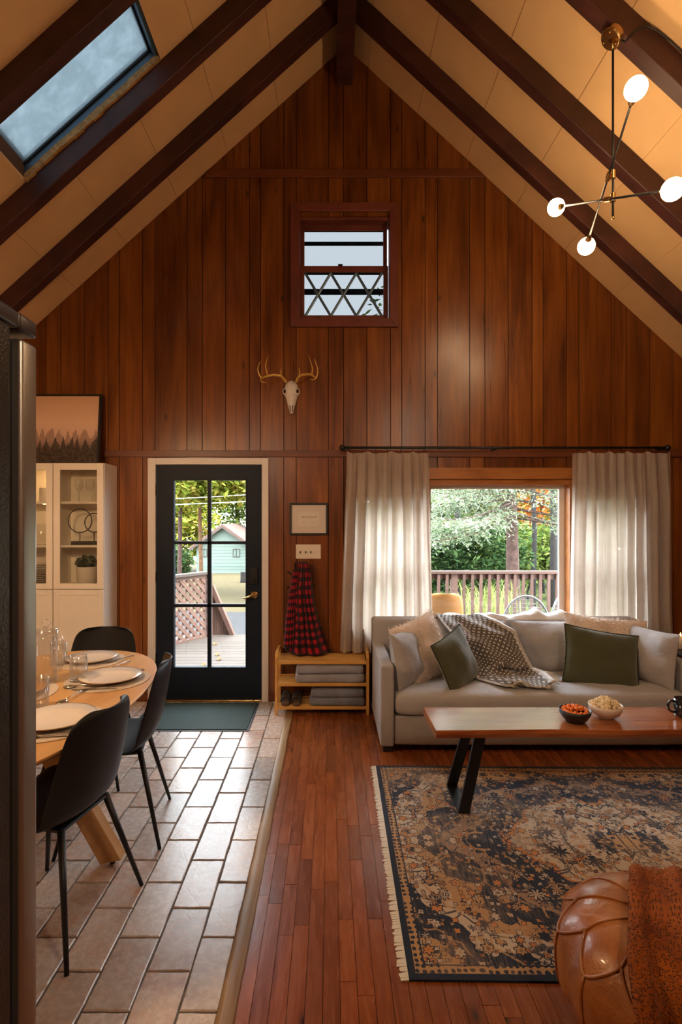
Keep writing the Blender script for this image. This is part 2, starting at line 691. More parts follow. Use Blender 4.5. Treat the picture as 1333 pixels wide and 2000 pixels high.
skylight_glass()
w5 = bpy.data.objects.new('window_5', None)
COL.objects.link(w5)
WM['window_5'] = Matrix()
struct(w5, 'skylight between two rafters in the left roof slope')
y0, y1 = SKY[2], SKY[3]
mb = MB()
mb.box(-0.14, 0.014, y0, y1, 0.024, 0.12, SM).box(SL - 0.014, SL + 0.14, y0, y1, 0.024, 0.12, SM)
mb.box(0.014, SL - 0.014, y1 - 0.014, y1, 0.02, 0.12, SM).box(0.014, SL - 0.014, y0, y0 + 0.014, 0.02, 0.12, SM)
obj('window_frame', mb, 'blue_metal', w5, bevel=0.003)
mb = MB()
mb.box(0.014, 0.026, y0 + 0.014, y1 - 0.014, 0.07, 0.10, SM).box(SL - 0.026, SL - 0.014, y0 + 0.014, y1 - 0.014, 0.07, 0.10, SM)
mb.box(0.014, SL - 0.014, y1 - 0.026, y1 - 0.014, 0.07, 0.10, SM).box(0.014, SL - 0.014, y0 + 0.014, y0 + 0.026, 0.07, 0.10, SM)
obj('window_gasket', mb, 'black_metal', w5)
obj('window_pane', MB().box(0.016, SL - 0.016, y0 + 0.016, y1 - 0.016, 0.082, 0.088, SM), 'weathered_glass', w5)
mb = MB()
for k in range(14):
    a = SL * k / 14
    mb.box(a, a + SL / 14, y1 - 0.016 - random.random() * 0.008, y1 + 0.002, -0.004 - random.random() * 0.01, 0.03, SM)
obj('raw_edge', mb, 'raw_wood', w5)
pc = SM @ Vector((SL / 2, (y0 + y1) / 2, 0.13))
portal('skylight_portal', pc, Matrix(((0, dn.x, nr.x), (1, 0, 0), (0, dn.z, nr.z))).to_euler(), y1 - y0, SL)

# ------------------------------------------------------------------ floors
PITCH, FIRST = 0.0575, -0.2537
STRIP0, STRIP1 = -0.360, -0.298
floor = struct(obj('floor', MB().box(STRIP0 + 0.02, XR0, YB, YW, -0.06, -0.006), 'groove'), 'reddish brown hardwood strip floor with a satin sheen')
rng = random.Random(5)
boards = []
k = 0
x = FIRST - PITCH
while x < XR0:
    xa, xb = max(x, STRIP1 - 0.012), min(x + PITCH, XR0)
    y = YB - rng.random() * 0.6
    while y < YW:
        L = rng.choice([0.28, 0.4, 0.55, 0.7, 0.85, 1.0])
        ya, yb = max(y, YB), min(y + L, YW)
        if yb - ya > 0.02:
            boards.append((xa, xb, ya, yb))
        y += L
    x += PITCH


def shown(b):
    xa, xb, ya, yb = b
    if yb < 1.45:
        return 0
    d = (ya + yb) / 2
    area = (xb - xa) * (yb - ya) / max(d, 1.5) ** 3
    if xa < 0.34:
        return area * 3
    if 3.3 < yb and ya < 3.75 and xa < 2.6:
        return area * 0.7
    if ya < 1.85 and xa < 1.25:
        return area * 1.5
    return 0


boards.sort(key=shown, reverse=True)
GB = 0.0009
rest = MB()
for i, (xa, xb, ya, yb) in enumerate(boards):
    z = rng.uniform(-0.0008, 0.0)
    if i < 300 and shown((xa, xb, ya, yb)) > 0:
        obj('floorboard', MB().box(xa + GB, xb - GB, ya + GB, yb - GB, -0.008, z), 'floor_wood', floor)
    else:
        rest.box(xa + GB, xb - GB, ya + GB, yb - GB, -0.008, z)
o = obj('floorboards', rest, 'floor_wood', floor)
o['kind'] = 'stuff'

floor_tile = struct(obj('floor_tile', MB().box(XL0, STRIP0 + 0.02, YB, YW, -0.06, -0.005), 'grout'), 'grey and terracotta stone tile floor in running bond')
cols = [STRIP0 + 0.004, -0.485] + [-0.485 - 0.1555 * k for k in range(1, 21)]
rest = MB()
rng = random.Random(9)
for c in range(len(cols) - 1):
    xb, xa = cols[c], max(cols[c + 1], XL0)
    if xb - xa < 0.01:
        continue
    y = 2.003 - 0.3027 * 16 + (0.151 if c % 2 else 0.0)
    while y < YW:
        ya, yb = max(y, YB), min(y + 0.3027, YW)
        y += 0.3027
        if yb - ya < 0.02:
            continue
        g = 0.0035
        zt = rng.uniform(-0.0015, 0.0015)
        n = 5
        # slightly broken edges, softly domed top
        ring = []
        j = lambda: rng.uniform(-0.0016, 0.0016)
        for q in range(n):
            ring.append((xa + g + (xb - xa - 2 * g) * q / n, ya + g + j()))
        for q in range(n):
            ring.append((xb - g + j(), ya + g + (yb - ya - 2 * g) * q / n))
        for q in range(n):
            ring.append((xb - g - (xb - xa - 2 * g) * q / n, yb - g + j()))
        for q in range(n):
            ring.append((xa + g + j(), yb - g - (yb - ya - 2 * g) * q / n))
        mb = MB() if yb > 1.3 and xb > -3.0 else rest
        cx, cy = (xa + xb) / 2, (ya + yb) / 2
        N = len(ring)
        vs = [(p[0], p[1], -0.006) for p in ring] + [(p[0], p[1], zt - 0.003) for p in ring]
        vs += [(cx + (p[0] - cx) * 0.955, cy + (p[1] - cy) * 0.975, zt) for p in ring]
        fs = []
        for a in range(2):
            for q in range(N):
                fs.append((a * N + q, a * N + (q + 1) % N, (a + 1) * N + (q + 1) % N, (a + 1) * N + q))
        fs.append(tuple(2 * N + q for q in range(N)))
        mb.add(vs, fs)
        if mb is not rest:
            obj('tile', mb, 'slate_tile', floor_tile)
o = obj('tiles', rest, 'slate_tile', floor_tile)
o['kind'] = 'stuff'


def strip(u, v):
    a = PI * u
    wob = 0.004 * mn.noise((v * 40, 0, 1)) + 0.003 * mn.noise((v * 130, u * 3, 5))
    return Vector(((STRIP0 + STRIP1) / 2 - (0.031 + wob) * math.cos(a), YB + (YW - YB) * v, 0.016 * math.sin(a) ** 0.7 - 0.002 + wob * 0.4))


struct(obj('trim_3', MB().grid(strip, 8, 160), 'oak_strip', smooth=True), 'rough oak strip between tile and hardwood')

# ------------------------------------------------------------------ glazed entrance door
door = bpy.data.objects.new('door_1', None)
COL.objects.link(door)
WM['door_1'] = Matrix()
struct(door, 'navy black glazed entrance door in a white frame')
x0, x1 = wx(305), wx(512)
zb, zt = 0.018, wz(908)
ca, cb, ct = wx(290), wx(525), wz(895)
mb = MB().box(ca, x0 - 0.001, YW - 0.018, YW + 0.0, 0, ct).box(x1 + 0.001, cb, YW - 0.018, YW, 0, ct).box(x0 - 0.001, x1 + 0.001, YW - 0.018, YW, zt + 0.002, ct)
mb.box(DOOR[0] - 0.002, x0 - 0.001, YW, YW + 0.15, 0, zt + 0.012).box(x1 + 0.001, DOOR[1] + 0.002, YW, YW + 0.15, 0, zt + 0.012).box(x0, x1, YW, YW + 0.15, zt + 0.002, zt + 0.012)
obj('door_casing', mb, 'white_paint', door, bevel=0.002)
obj('threshold', MB().box(x0, x1, YW - 0.02, YW + 0.15, 0, 0.016), 'brass', door, bevel=0.003)
YD0, YD1 = YW + 0.004, YW + 0.048
k = F / YD0
dx = lambda px: (px - VX) / k
dz = lambda py: CH + (VY - py) / k
gx0, gx1, gz0, gz1 = dx(340), dx(480), dz(1303), dz(938)
mb = MB().box(x0, gx0, YD0, YD1, zb, zt).box(gx1, x1, YD0, YD1, zb, zt).box(gx0, gx1, YD0, YD1, zb, gz0).box(gx0, gx1, YD0, YD1, gz1, zt)
leaf = obj('door_leaf', mb, 'navy_paint', door)
mx = (dx(405), dx(412))
mz = [(dz(1186), dz(1180)), (dz(1063), dz(1057))]
obj('muntin', MB().box(mx[0], mx[1], YD0 + 0.004, YD1 - 0.004, gz0, gz1), 'navy_paint', leaf, bevel=0.002)
for a, b in mz:
    obj('muntin', MB().box(gx0, gx1, YD0 + 0.004, YD1 - 0.004, a, b), 'navy_paint', leaf, bevel=0.002)
mb = MB()
for a, b, c, d in ((gx0 - 0.012, gx0, gz0 - 0.012, gz1 + 0.012), (gx1, gx1 + 0.012, gz0 - 0.012, gz1 + 0.012), (gx0, gx1, gz0 - 0.012, gz0), (gx0, gx1, gz1, gz1 + 0.012)):
    mb.box(a, b, YD0 - 0.005, YD0 + 0.004, c, d)
obj('glazing_bead', mb, 'navy_paint', leaf, bevel=0.002)
zs = [gz0, mz[0][0], mz[0][1], mz[1][0], mz[1][1], gz1]
for a, b in ((gx0, mx[0]), (mx[1], gx1)):
    for q in range(3):
        obj('pane', MB().box(a, b, YD0 + 0.02, YD0 + 0.024, zs[2 * q], zs[2 * q + 1]), 'window_glass', leaf)
for py in (957, 1127, 1285):
    mb = MB().tube([(x0 - 0.004, YD0 - 0.008, dz(py) - 0.045), (x0 - 0.004, YD0 - 0.008, dz(py) + 0.045)], 0.007, 10)
    mb.box(x0 - 0.02, x0 + 0.012, YD0 - 0.003, YD0 + 0.002, dz(py) - 0.04, dz(py) + 0.04)
    obj('hinge', mb, 'black_metal', door)
hx, hz = dx(497), dz(1162)
mb = MB().box(hx - 0.034, hx + 0.034, YD0 - 0.022, YD0 + 0.001, dz(1141), dz(1108))
lock = obj('deadbolt', mb, 'black_metal', door, bevel=0.006)
obj('thumb_turn', MB().box(hx - 0.006, hx + 0.006, YD0 - 0.038, YD0 - 0.02, dz(1137), dz(1127)), 'black_metal', lock, bevel=0.003)
MY = Matrix.Translation((hx, YD0, hz)) @ Matrix.Rotation(PI / 2, 4, 'X')
kn = obj('door_handle', MB().lathe([(0, 0.0), (0.033, 0.0), (0.033, 0.006), (0.026, 0.011), (0.013, 0.014), (0.012, 0.045), (0.0, 0.047)], 24, M=MY), 'brass', door, smooth=True)
lv = [Vector((hx, YD0 - 0.045, hz)), Vector((hx - 0.03, YD0 - 0.05, hz - 0.004)), Vector((hx - 0.055, YD0 - 0.052, hz - 0.016)), Vector((hx - 0.075, YD0 - 0.05, hz - 0.022)), Vector((hx - 0.098, YD0 - 0.047, hz - 0.017))]
obj('lever', MB().tube(lv, [0.011, 0.009, 0.008, 0.007, 0.004], 10), 'brass', kn, smooth=True)
obj('strike_plate', MB().box(x1 - 0.001, x1 + 0.008, YD0 - 0.006, YD0 + 0.002, hz - 0.035, hz + 0.02), 'brass', door)
portal('door_portal', ((gx0 + gx1) / 2, YW + 0.17, (gz0 + gz1) / 2), (-PI / 2, 0, 0), gx1 - gx0, gz1 - gz0)

# ------------------------------------------------------------------ gable window (double hung, diamond lattice below)
g = bpy.data.objects.new('window_1', None)
COL.objects.link(g)
WM['window_1'] = Matrix()
struct(g, 'small gable window with a diamond lattice in its lower sash')


def frame(mb, x0, x1, z0, z1, l, r, b, t, y0, y1):
    mb.box(x0, x0 + l, y0, y1, z0, z1).box(x1 - r, x1, y0, y1, z0, z1)
    mb.box(x0 + l, x1 - r, y0, y1, z0, z0 + b).box(x0 + l, x1 - r, y0, y1, z1 - t, z1)
    return mb


cx0, cx1, cz0, cz1 = wx(568), wx(778), wz(640), wz(398)
wd = 0.075
pb = MB()
for poly in ([(cx0, cz0), (cx1, cz0), (cx1 - wd, cz0 + wd), (cx0 + wd, cz0 + wd)], [(cx0, cz1), (cx0 + wd, cz1 - wd), (cx1 - wd, cz1 - wd), (cx1, cz1)],
             [(cx0, cz0), (cx0 + wd, cz0 + wd), (cx0 + wd, cz1 - wd), (cx0, cz1)], [(cx1, cz0), (cx1, cz1), (cx1 - wd, cz1 - wd), (cx1 - wd, cz0 + wd)]):
    obj('window_casing', MB().prism(poly, YW - 0.026, YW), 'casing_wood', g, bevel=0.004)
obj('window_jamb', frame(MB(), WIN1[0] - 0.004, WIN1[1] + 0.004, WIN1[2] - 0.004, WIN1[3] + 0.004, 0.012, 0.012, 0.012, 0.03, YW, YW + 0.16), 'casing_wood', g)
ux0, ux1 = wx(593), wx(752)
mid = wz(522)
top = obj('window_sash', frame(MB(), ux0 - 0.03, ux1 + 0.03, mid - 0.02, WIN1[3] - 0.0, 0.035, 0.035, 0.03, 0.075, YW + 0.08, YW + 0.105), 'casing_wood', g, bevel=0.003)
obj('pane', MB().box(ux0, ux1, YW + 0.09, YW + 0.093, mid, wz(433)), 'dimmed_glass', top)
low = obj('window_sash', frame(MB(), ux0 - 0.034, ux1 + 0.034, WIN1[2], mid + 0.035, 0.04, 0.04, 0.055, 0.055, YW + 0.045, YW + 0.075), 'casing_wood', g, bevel=0.003)
obj('pane', MB().box(ux0, ux1, YW + 0.058, YW + 0.061, wz(615), mid), 'dimmed_glass', low)
la, lb = wz(613), wz(528)
lx = [wx(596), wx(646.5), wx(697), wx(747.5)]
for q in range(3):
    for (xa, xb) in ((lx[q], lx[q + 1]), (lx[q + 1], lx[q])):
        obj('lattice_bar', MB().tube([(xa, YW + 0.052, la), (xb, YW + 0.052, lb)], 0.012, 6), 'blue_metal', low)
obj('sash_lock', MB().box(wx(661), wx(670), YW + 0.04, YW + 0.06, mid + 0.033, mid + 0.048), 'black_metal', low)
st = obj('storm_sash', frame(MB(), ux0 - 0.02, ux1 + 0.02, WIN1[2], wz(428), 0.016, 0.016, 0.02, 0.02, YW + 0.135, YW + 0.15), 'blue_metal', g)
obj('storm_rail', MB().box(ux0 - 0.01, ux1 + 0.01, YW + 0.135, YW + 0.15, wz(463), wz(456)), 'blue_metal', st)
obj('storm_rail', MB().box(ux0 - 0.01, ux1 + 0.01, YW + 0.135, YW + 0.15, wz(562), wz(551)), 'storm_blue', st)
portal('gable_portal', ((ux0 + ux1) / 2, YW + 0.17, (WIN1[2] + WIN1[3]) / 2), (-PI / 2, 0, 0), 0.75, 0.85)

# ------------------------------------------------------------------ triple window behind the sofa
g = bpy.data.objects.new('window_2', None)
COL.objects.link(g)
WM['window_2'] = Matrix()
struct(g, 'wide picture window with orange pine frame behind the sofa')
obj('window_head', MB().box(wx(826), wx(1130), YW - 0.022, YW, wz(936), wz(914)), 'pine', g, bevel=0.003)
obj('window_jamb', frame(MB(), WIN2[0] - 0.004, WIN2[1] + 0.004, WIN2[2], WIN2[3] + 0.004, 0.025, 0.02, 0.03, 0.045, YW - 0.004, YW + 0.15), 'pine', g, bevel=0.002)
gx0, gx1, gz0, gz1 = wx(845), wx(1103), wz(1215), wz(954)
obj('window_sash', frame(MB(), WIN2[0] + 0.021, WIN2[1] - 0.014, WIN2[2] + 0.026, WIN2[3] - 0.040, 0.014, 0.05, 0.03, 0.03, YW + 0.10, YW + 0.13), 'vinyl', g, bevel=0.002)
obj('pane', MB().box(gx0 - 0.004, gx1 + 0.004, YW + 0.112, YW + 0.116, gz0, gz1), 'window_glass', g)
for nm, (a, b, c, d) in (('window_3', WIN3), ('window_4', WIN4)):
    h = bpy.data.objects.new(nm, None)
    COL.objects.link(h)
    WM[nm] = Matrix()
    struct(h, 'double hung side window veiled by the ' + ('left' if nm == 'window_3' else 'right') + ' linen curtain')
    obj('window_casing', frame(MB(), a - 0.05, b + 0.05, c - 0.02, d + 0.05, 0.05, 0.05, 0.02, 0.05, YW - 0.015, YW), 'pine', h, bevel=0.003)
    zm = wz(1100)
    for z0, z1, y in ((c, zm + 0.03, YW + 0.06), (zm - 0.03, d, YW + 0.1)):
        s_ = obj('window_sash', frame(MB(), a, b, z0, z1, 0.045, 0.045, 0.06, 0.06, y, y + 0.035), 'vinyl', h)
        obj('pane', MB().box(a + 0.045, b - 0.045, y + 0.015, y + 0.018, z0 + 0.05, z1 - 0.05), 'window_glass', s_)
    portal(nm + '_portal', ((a + b) / 2, YW + 0.17, (c + d) / 2), (-PI / 2, 0, 0), b - a, d - c)
portal('picture_portal', ((gx0 + gx1) / 2, YW + 0.17, (gz0 + gz1) / 2), (-PI / 2, 0, 0), gx1 - gx0, gz1 - gz0)
obj('window_sill', MB().box(wx(690), wx(1250), YW - 0.07, YW + 0.14, WIN2[2] - 0.03, WIN2[2]), 'pine', g, bevel=0.004)

# ------------------------------------------------------------------ soft shapes
def Rx(a): return Matrix.Rotation(a, 4, 'X')
def Ry(a): return Matrix.Rotation(a, 4, 'Y')
def Rz(a): return Matrix.Rotation(a, 4, 'Z')
def Tr(*p): return Matrix.Translation(Vector(p))
rad = math.radians


def rbox(mb, x0, x1, y0, y1, z0, z1, n=8, p=7.0, wob=0.0, seed=0, fn=None):
    # a box with soft rounded edges, lightly uneven
    c = Vector(((x0 + x1) / 2, (y0 + y1) / 2, (z0 + z1) / 2))
    h = Vector(((x1 - x0) / 2, (y1 - y0) / 2, (z1 - z0) / 2))
    e = [min(h) / k for k in h]
    vmap, vs, fs = {}, [], []

    def V(a):
        key = tuple(round(t, 5) for t in a)
        if key not in vmap:
            q = Vector(a)
            # pull the edges in within one radius of the smallest side
            r = min(h)
            d = []
            for i in range(3):
                s_ = abs(q[i]) * h[i]
                d.append(max(0.0, (s_ - (h[i] - r)) / r))
            L = (sum(t ** p for t in d)) ** (1 / p)
            out = []
            for i in range(3):
                s_ = abs(q[i]) * h[i]
                if L > 1e-6 and d[i] > 0:
                    s_ = (h[i] - r) + r * d[i] / max(L, max(d))
                out.append(math.copysign(s_, q[i]))
            w_ = Vector(out) + c
            if wob:
                nn = mn.noise_vector((w_ * 5 + Vector((seed, seed, 0))))
                w_ += nn * wob
            if fn:
                w_ = fn(w_)
            vmap[key] = len(vs)
            vs.append(w_)
        return vmap[key]
    t = [-1 + 2 * k / n for k in range(n + 1)]
    t = [math.copysign(abs(k) ** 0.6, k) for k in t]
    for ax in range(3):
        for sgn in (-1, 1):
            for i in range(n):
                for j in range(n):
                    q = []
                    for (a, b) in ((i, j), (i + 1, j), (i + 1, j + 1), (i, j + 1)):
                        pt = [0, 0, 0]
                        pt[ax] = sgn
                        pt[(ax + 1) % 3] = t[a]
                        pt[(ax + 2) % 3] = t[b]
                        q.append(V(pt))
                    fs.append(tuple(q if sgn > 0 else q[::-1]))
    return mb.add(vs, fs)


def pillow_fn(w, h, t, seed=0, wr=0.012, pinch=0.07):
    def P(u, v, side):
        a, b = 2 * u - 1, 2 * v - 1
        x = w / 2 * a * (1 - pinch * (1 - b * b))
        y = h / 2 * b * (1 - pinch * (1 - a * a))
        k = max(0.0, (1 - abs(a) ** 2.4) * (1 - abs(b) ** 2.4)) ** 0.55
        z = side * t / 2 * k
        s_ = Vector((x * 9 + seed * 3.1, y * 9 + seed, side * 2.0))
        z += wr * mn.noise(s_) * min(1, k * 2)
        # creases running in from the corners
        z += side * wr * 0.5 * math.sin(26 * (abs(a) - abs(b)) + seed) * (abs(a * b) ** 1.5) * (1 - max(abs(a), abs(b)) ** 6)
        return Vector((x, y, z))
    return P


def pillow(mb, P, M, n=22):
    for side in (1, -1):
        mb.grid((lambda u, v: M @ P(u, v, side)) if side > 0 else (lambda u, v: M @ P(1 - u, v, side)), n, n)
    return mb


def stand(x, y, z, yaw=0, lean=0, roll=0):
    return Tr(x, y, z) @ Rz(rad(yaw)) @ Rx(-rad(lean)) @ Ry(rad(roll)) @ Rx(PI / 2)


def edge_loop(P, M, n=40):
    pts = []
    for k in range(n):
        pts.append(M @ P(k / n, 0, 1))
    for k in range(n):
        pts.append(M @ P(1, k / n, 1))
    for k in range(n):
        pts.append(M @ P(1 - k / n, 1, 1))
    for k in range(n + 1):
        pts.append(M @ P(0, 1 - k / n, 1))
    return pts


def fur(name, P, M, count, length, mat, parent, seed=0):
    u, v = RNG.random(count), RNG.random(count)
    C, N = [], []
    for a, b, s_ in zip(u, v, RNG.choice([1, -1], count)):
        e = 0.01
        p = P(a, b, s_)
        du = P(min(1, a + e), b, s_) - P(max(0, a - e), b, s_)
        dv = P(a, min(1, b + e), s_) - P(a, max(0, b - e), s_)
        nn = du.cross(dv) * s_
        if nn.length < 1e-9:
            nn = Vector((0, 0, s_))
        nn.normalize()
        C.append(M @ p)
        N.append(M.to_3x3() @ nn)
    C, N = np.array(C), np.array(N)
    D = N + 0.9 * unit(count) + np.array([0, 0, -0.35])
    D /= np.linalg.norm(D, axis=1, keepdims=True)
    S = np.cross(D, unit(count))
    S /= np.linalg.norm(S, axis=1, keepdims=True)
    L = length * (0.6 + 0.8 * RNG.random((count, 1)))
    me = quads_mesh(name, C + D * L * 0.5, D * L * 0.55, S * L * 0.10)
    o = obj(name, me, mat, parent)
    o['kind'] = 'stuff'
    return o


# ------------------------------------------------------------------ materials of the furniture
fabric('sofa_linen', (0.35, 0.335, 0.335), 700, var=0.10, bump=0.25, wr=0.3)
fabric('sofa_cushion_linen', (0.40, 0.39, 0.395), 700, var=0.10, bump=0.45, wr=0.8)
fabric('green_velvet', (0.070, 0.078, 0.040), 500, var=0.15, bump=0.35, wr=0.6, sheen=0.5)
fabric('cream_fleece', (0.74, 0.63, 0.54), 120, var=0.15, bump=0.6, wr=0.4)
fabric('fur_cream', (0.82, 0.72, 0.64), 50, var=0.15, bump=0.0)
plain('piping_dark', (0.015, 0.018, 0.010), 0.8)
plain('black_feet', (0.008, 0.007, 0.006), 0.6)
fabric('white_cotton', (0.80, 0.80, 0.80), 600, var=0.04, bump=0.4, wr=0.8)
fabric('cream_thread', (0.66, 0.60, 0.50), 600, var=0.1, bump=0.1)
wood('sheesham', (0.11, 0.024, 0.008, 1), (0.27, 0.070, 0.020, 1), (0.44, 0.16, 0.05, 1), (1.3, 16, 16), rough=0.2, tone=0.0, coat=0.4, knots=False, swirl=2.2, bump=0.04)
wood('oak', (0.42, 0.21, 0.075, 1), (0.54, 0.30, 0.115, 1), (0.62, 0.38, 0.16, 1), (16, 1.5, 16), rough=0.38, tone=0.06, knots=False, bump=0.05)
wood('bamboo', (0.46, 0.22, 0.05, 1), (0.60, 0.32, 0.08, 1), (0.68, 0.40, 0.12, 1), (2, 40, 40), rough=0.35, tone=0.12, knots=False, bump=0.05)
plain('chair_plastic', (0.011, 0.011, 0.013), 0.45, bump=0.08, bscale=400, spec=0.3)
plain('chair_metal', (0.008, 0.008, 0.009), 0.4, 0.2)


def knit_material():
    t = NT('knit_throw')
    uv = t.coord('UV', (24, 24, 1))
    sep = t.n('SeparateXYZ', {0: uv})
    # small pale diamonds on a grey brown ground
    a = t.math('ABSOLUTE', t.math('SUBTRACT', t.math('FRACT', sep.outputs[0]), 0.5))
    b = t.math('ABSOLUTE', t.math('SUBTRACT', t.math('FRACT', t.math('ADD', sep.outputs[1], t.math('MULTIPLY', t.math('FLOOR', sep.outputs[0]), 0.5))), 0.5))
    d = t.math('ADD', a, b)
    k = t.ramp(d, [(0.26, (1, 1, 1)), (0.34, (0, 0, 0)), (0.80, (0, 0, 0)), (0.90, (0.8, 0.8, 0.8))])
    edge = t.ramp(t.math('ABSOLUTE', t.math('SUBTRACT', t.n('SeparateXYZ', {0: t.coord('UV')}).outputs[0], 0.5)), [(0.43, (0, 0, 0)), (0.45, (0.8, 0.8, 0.8))])
    col = t.mix(k, (0.105, 0.092, 0.082, 1), (0.70, 0.69, 0.68, 1))
    col = t.mix(edge, col, (0.68, 0.67, 0.66, 1))
    t.bsdf(color=col, rough=0.95, sheen=0.3, spec=0.1, normal=t.bump(t.math('ADD', d, t.noise(uv, 6, 3)), 0.5, 0.01))


knit_material()

# ------------------------------------------------------------------ sofa
SX0, SX1, SYF, SYB = 0.34, 2.51, 3.58, 4.42
sofa = thing('sofa', 'long taupe linen sofa with thin square arms under the picture window', 'sofa', ((SX0 + SX1) / 2, 4.0, 0))
obj('sofa_base', rbox(MB(), SX0 + 0.09, SX1 - 0.09, SYF + 0.012, SYB - 0.02, 0.04, 0.25, 6, 12), 'sofa_linen', sofa, smooth=True, bevel=0.006)
for a, b in ((SX0, SX0 + 0.092), (SX1 - 0.092, SX1)):
    obj('arm', MB().box(a, b, SYF, SYB - 0.02, 0.04, 0.585), 'sofa_linen', sofa, bevel=0.016, seg=4)
obj('backrest', MB().box(SX0, SX1 - 0.03, SYB - 0.17, SYB, 0.04, 0.775), 'sofa_linen', sofa, bevel=0.03, seg=4)


def puff(q):
    # crown of the bench cushion with a few sitting hollows
    if q.z > 0.33:
        cy = (q.y - 3.88) / 0.36
        q.z += 0.012 * (1 - cy * cy) + 0.010 * mn.noise((q.x * 4, q.y * 6, 2)) + 0.005 * mn.noise((q.x * 13, q.y * 15, 5))
    if q.y < SYF + 0.08:
        q.y += 0.008 * mn.noise((q.x * 9, 0, q.z * 6))
        q.z += 0.006 * mn.noise((q.x * 7, 4, 1))
    return q


obj('seat_cushion', rbox(MB(), SX0 + 0.097, SX1 - 0.097, SYF - 0.015, SYB - 0.18, 0.245, 0.395, 26, 3.2, fn=puff), 'sofa_cushion_linen', sofa, smooth=True)
for cx in (1.02, 1.82):
    P = pillow_fn(0.78, 0.40, 0.19, cx * 5, 0.02, 0.03)
    obj('back_cushion', pillow(MB(), P, stand(cx, 4.175, 0.575, 0, 14, 0), 26), 'sofa_cushion_linen', sofa, smooth=True)
for x in (SX0 + 0.05, SX1 - 0.05):
    for y in (SYF + 0.05, SYB - 0.06):
        obj('foot', MB().box(x - 0.03, x + 0.03, y - 0.03, y + 0.03, 0, 0.04), 'black_feet', sofa)


def throw_pillow(name, label, w, h, t, M, mat, seed, piping=None, furry=None, group='throw pillows on the sofa', wr=0.012):
    c = M.translation
    th_ = thing(name, label, 'pillow', (c.x, c.y, 0.4), 0, group)
    P = pillow_fn(w, h, t, seed, wr)
    b = obj('pillow_cover', pillow(MB(), P, M), mat, th_, smooth=True)
    if piping:
        obj('piping', MB().tube(edge_loop(P, M), 0.0045, 6), piping, th_, smooth=True)
    if furry:
        fur('fleece', P, M, furry, 0.022, 'fur_cream', th_, seed)
    return th_


throw_pillow('arm_pillow', 'taupe linen pillow propped against the left sofa arm', 0.46, 0.40, 0.17, stand(0.570, 3.84, 0.580, 56, 10, 0), 'sofa_cushion_linen', 1, wr=0.02)
throw_pillow('arm_pillow', 'taupe linen pillow propped against the right sofa arm beside the candle table', 0.46, 0.40, 0.17, stand(2.312, 3.86, 0.585, -74, 8, 0), 'sofa_cushion_linen', 2, wr=0.02)
throw_pillow('fleece_pillow', 'fluffy cream fleece pillow behind the left green pillow', 0.47, 0.47, 0.15, stand(0.680, 3.94, 0.610, 34, 16, -13), 'cream_fleece', 3, furry=6500)
throw_pillow('velvet_pillow', 'small olive green pillow beside the patterned throw', 0.40, 0.40, 0.13, stand(0.905, 3.80, 0.565, 42, 18, -15), 'green_velvet', 4, piping='piping_dark')
throw_pillow('fleece_pillow', 'fluffy cream fleece pillow behind the large right green pillow', 0.60, 0.47, 0.13, stand(2.085, 4.02, 0.605, -8, 18, 5), 'cream_fleece', 5, furry=6500)
throw_pillow('velvet_pillow', 'large olive green pillow with dark piping at the right end of the sofa', 0.525, 0.42, 0.13, stand(1.965, 3.855, 0.565, -6, 22, 9), 'green_velvet', 6, piping='piping_dark')

# patterned throw sliding from the sofa back to the seat
rows = [(0.00, (842, 1212, 4.40), (945, 1212, 4.40)), (0.10, (850, 1204, 4.27), (940, 1204, 4.27)), (0.22, (866, 1226, 4.16), (972, 1220, 4.15)), (0.40, (893, 1260, 4.045), (1006, 1238, 4.055)),
        (0.58, (912, 1292, 3.985), (1026, 1280, 3.98)), (0.74, (922, 1318, 3.93), (1041, 1308, 3.95)), (0.88, (934, 1330, 3.83), (1064, 1322, 3.90)), (1.0, (985, 1345, 3.66), (1084, 1346, 3.63))]
rows = [(v, at(*l), at(*r)) for v, l, r in rows]


def throw_fn(u, v):
    for a, b in zip(rows[:-1], rows[1:]):
        if v <= b[0] + 1e-9:
            t = (v - a[0]) / (b[0] - a[0])
            t = t * t * (3 - 2 * t) * 0.4 + t * 0.6
            L, R = a[1].lerp(b[1], t), a[2].lerp(b[2], t)
            break
    uu = u + 0.03 * math.sin(9 * v + 3)
    p = L.lerp(R, min(1, max(0, uu)) if 0 < u < 1 else u)
    fold = 0.020 * math.sin(7.5 * u + 5 * v + 0.6) + 0.012 * math.sin(17 * u - 9 * v) + 0.018 * mn.noise((u * 4, v * 6, 3))
    ridge = 0.045 * math.exp(-((v - 0.80 + 0.10 * u) / 0.045) ** 2) * math.sin(PI * min(1, u * 1.05)) ** 0.6
    edge = 0.022 * (math.exp(-((u - 0.02) / 0.05) ** 2) + math.exp(-((u - 0.98) / 0.05) ** 2))
    k = min(1, v * 5)
    n = Vector((0, -0.8, 0.6)) if v < 0.75 else Vector((0, -0.25, 0.97))
    q = p + n * (0.022 + (fold + edge) * k + ridge)
    if q.z < 0.425 and v > 0.6:
        q.z = 0.425 + 0.3 * max(0, fold)
    return q


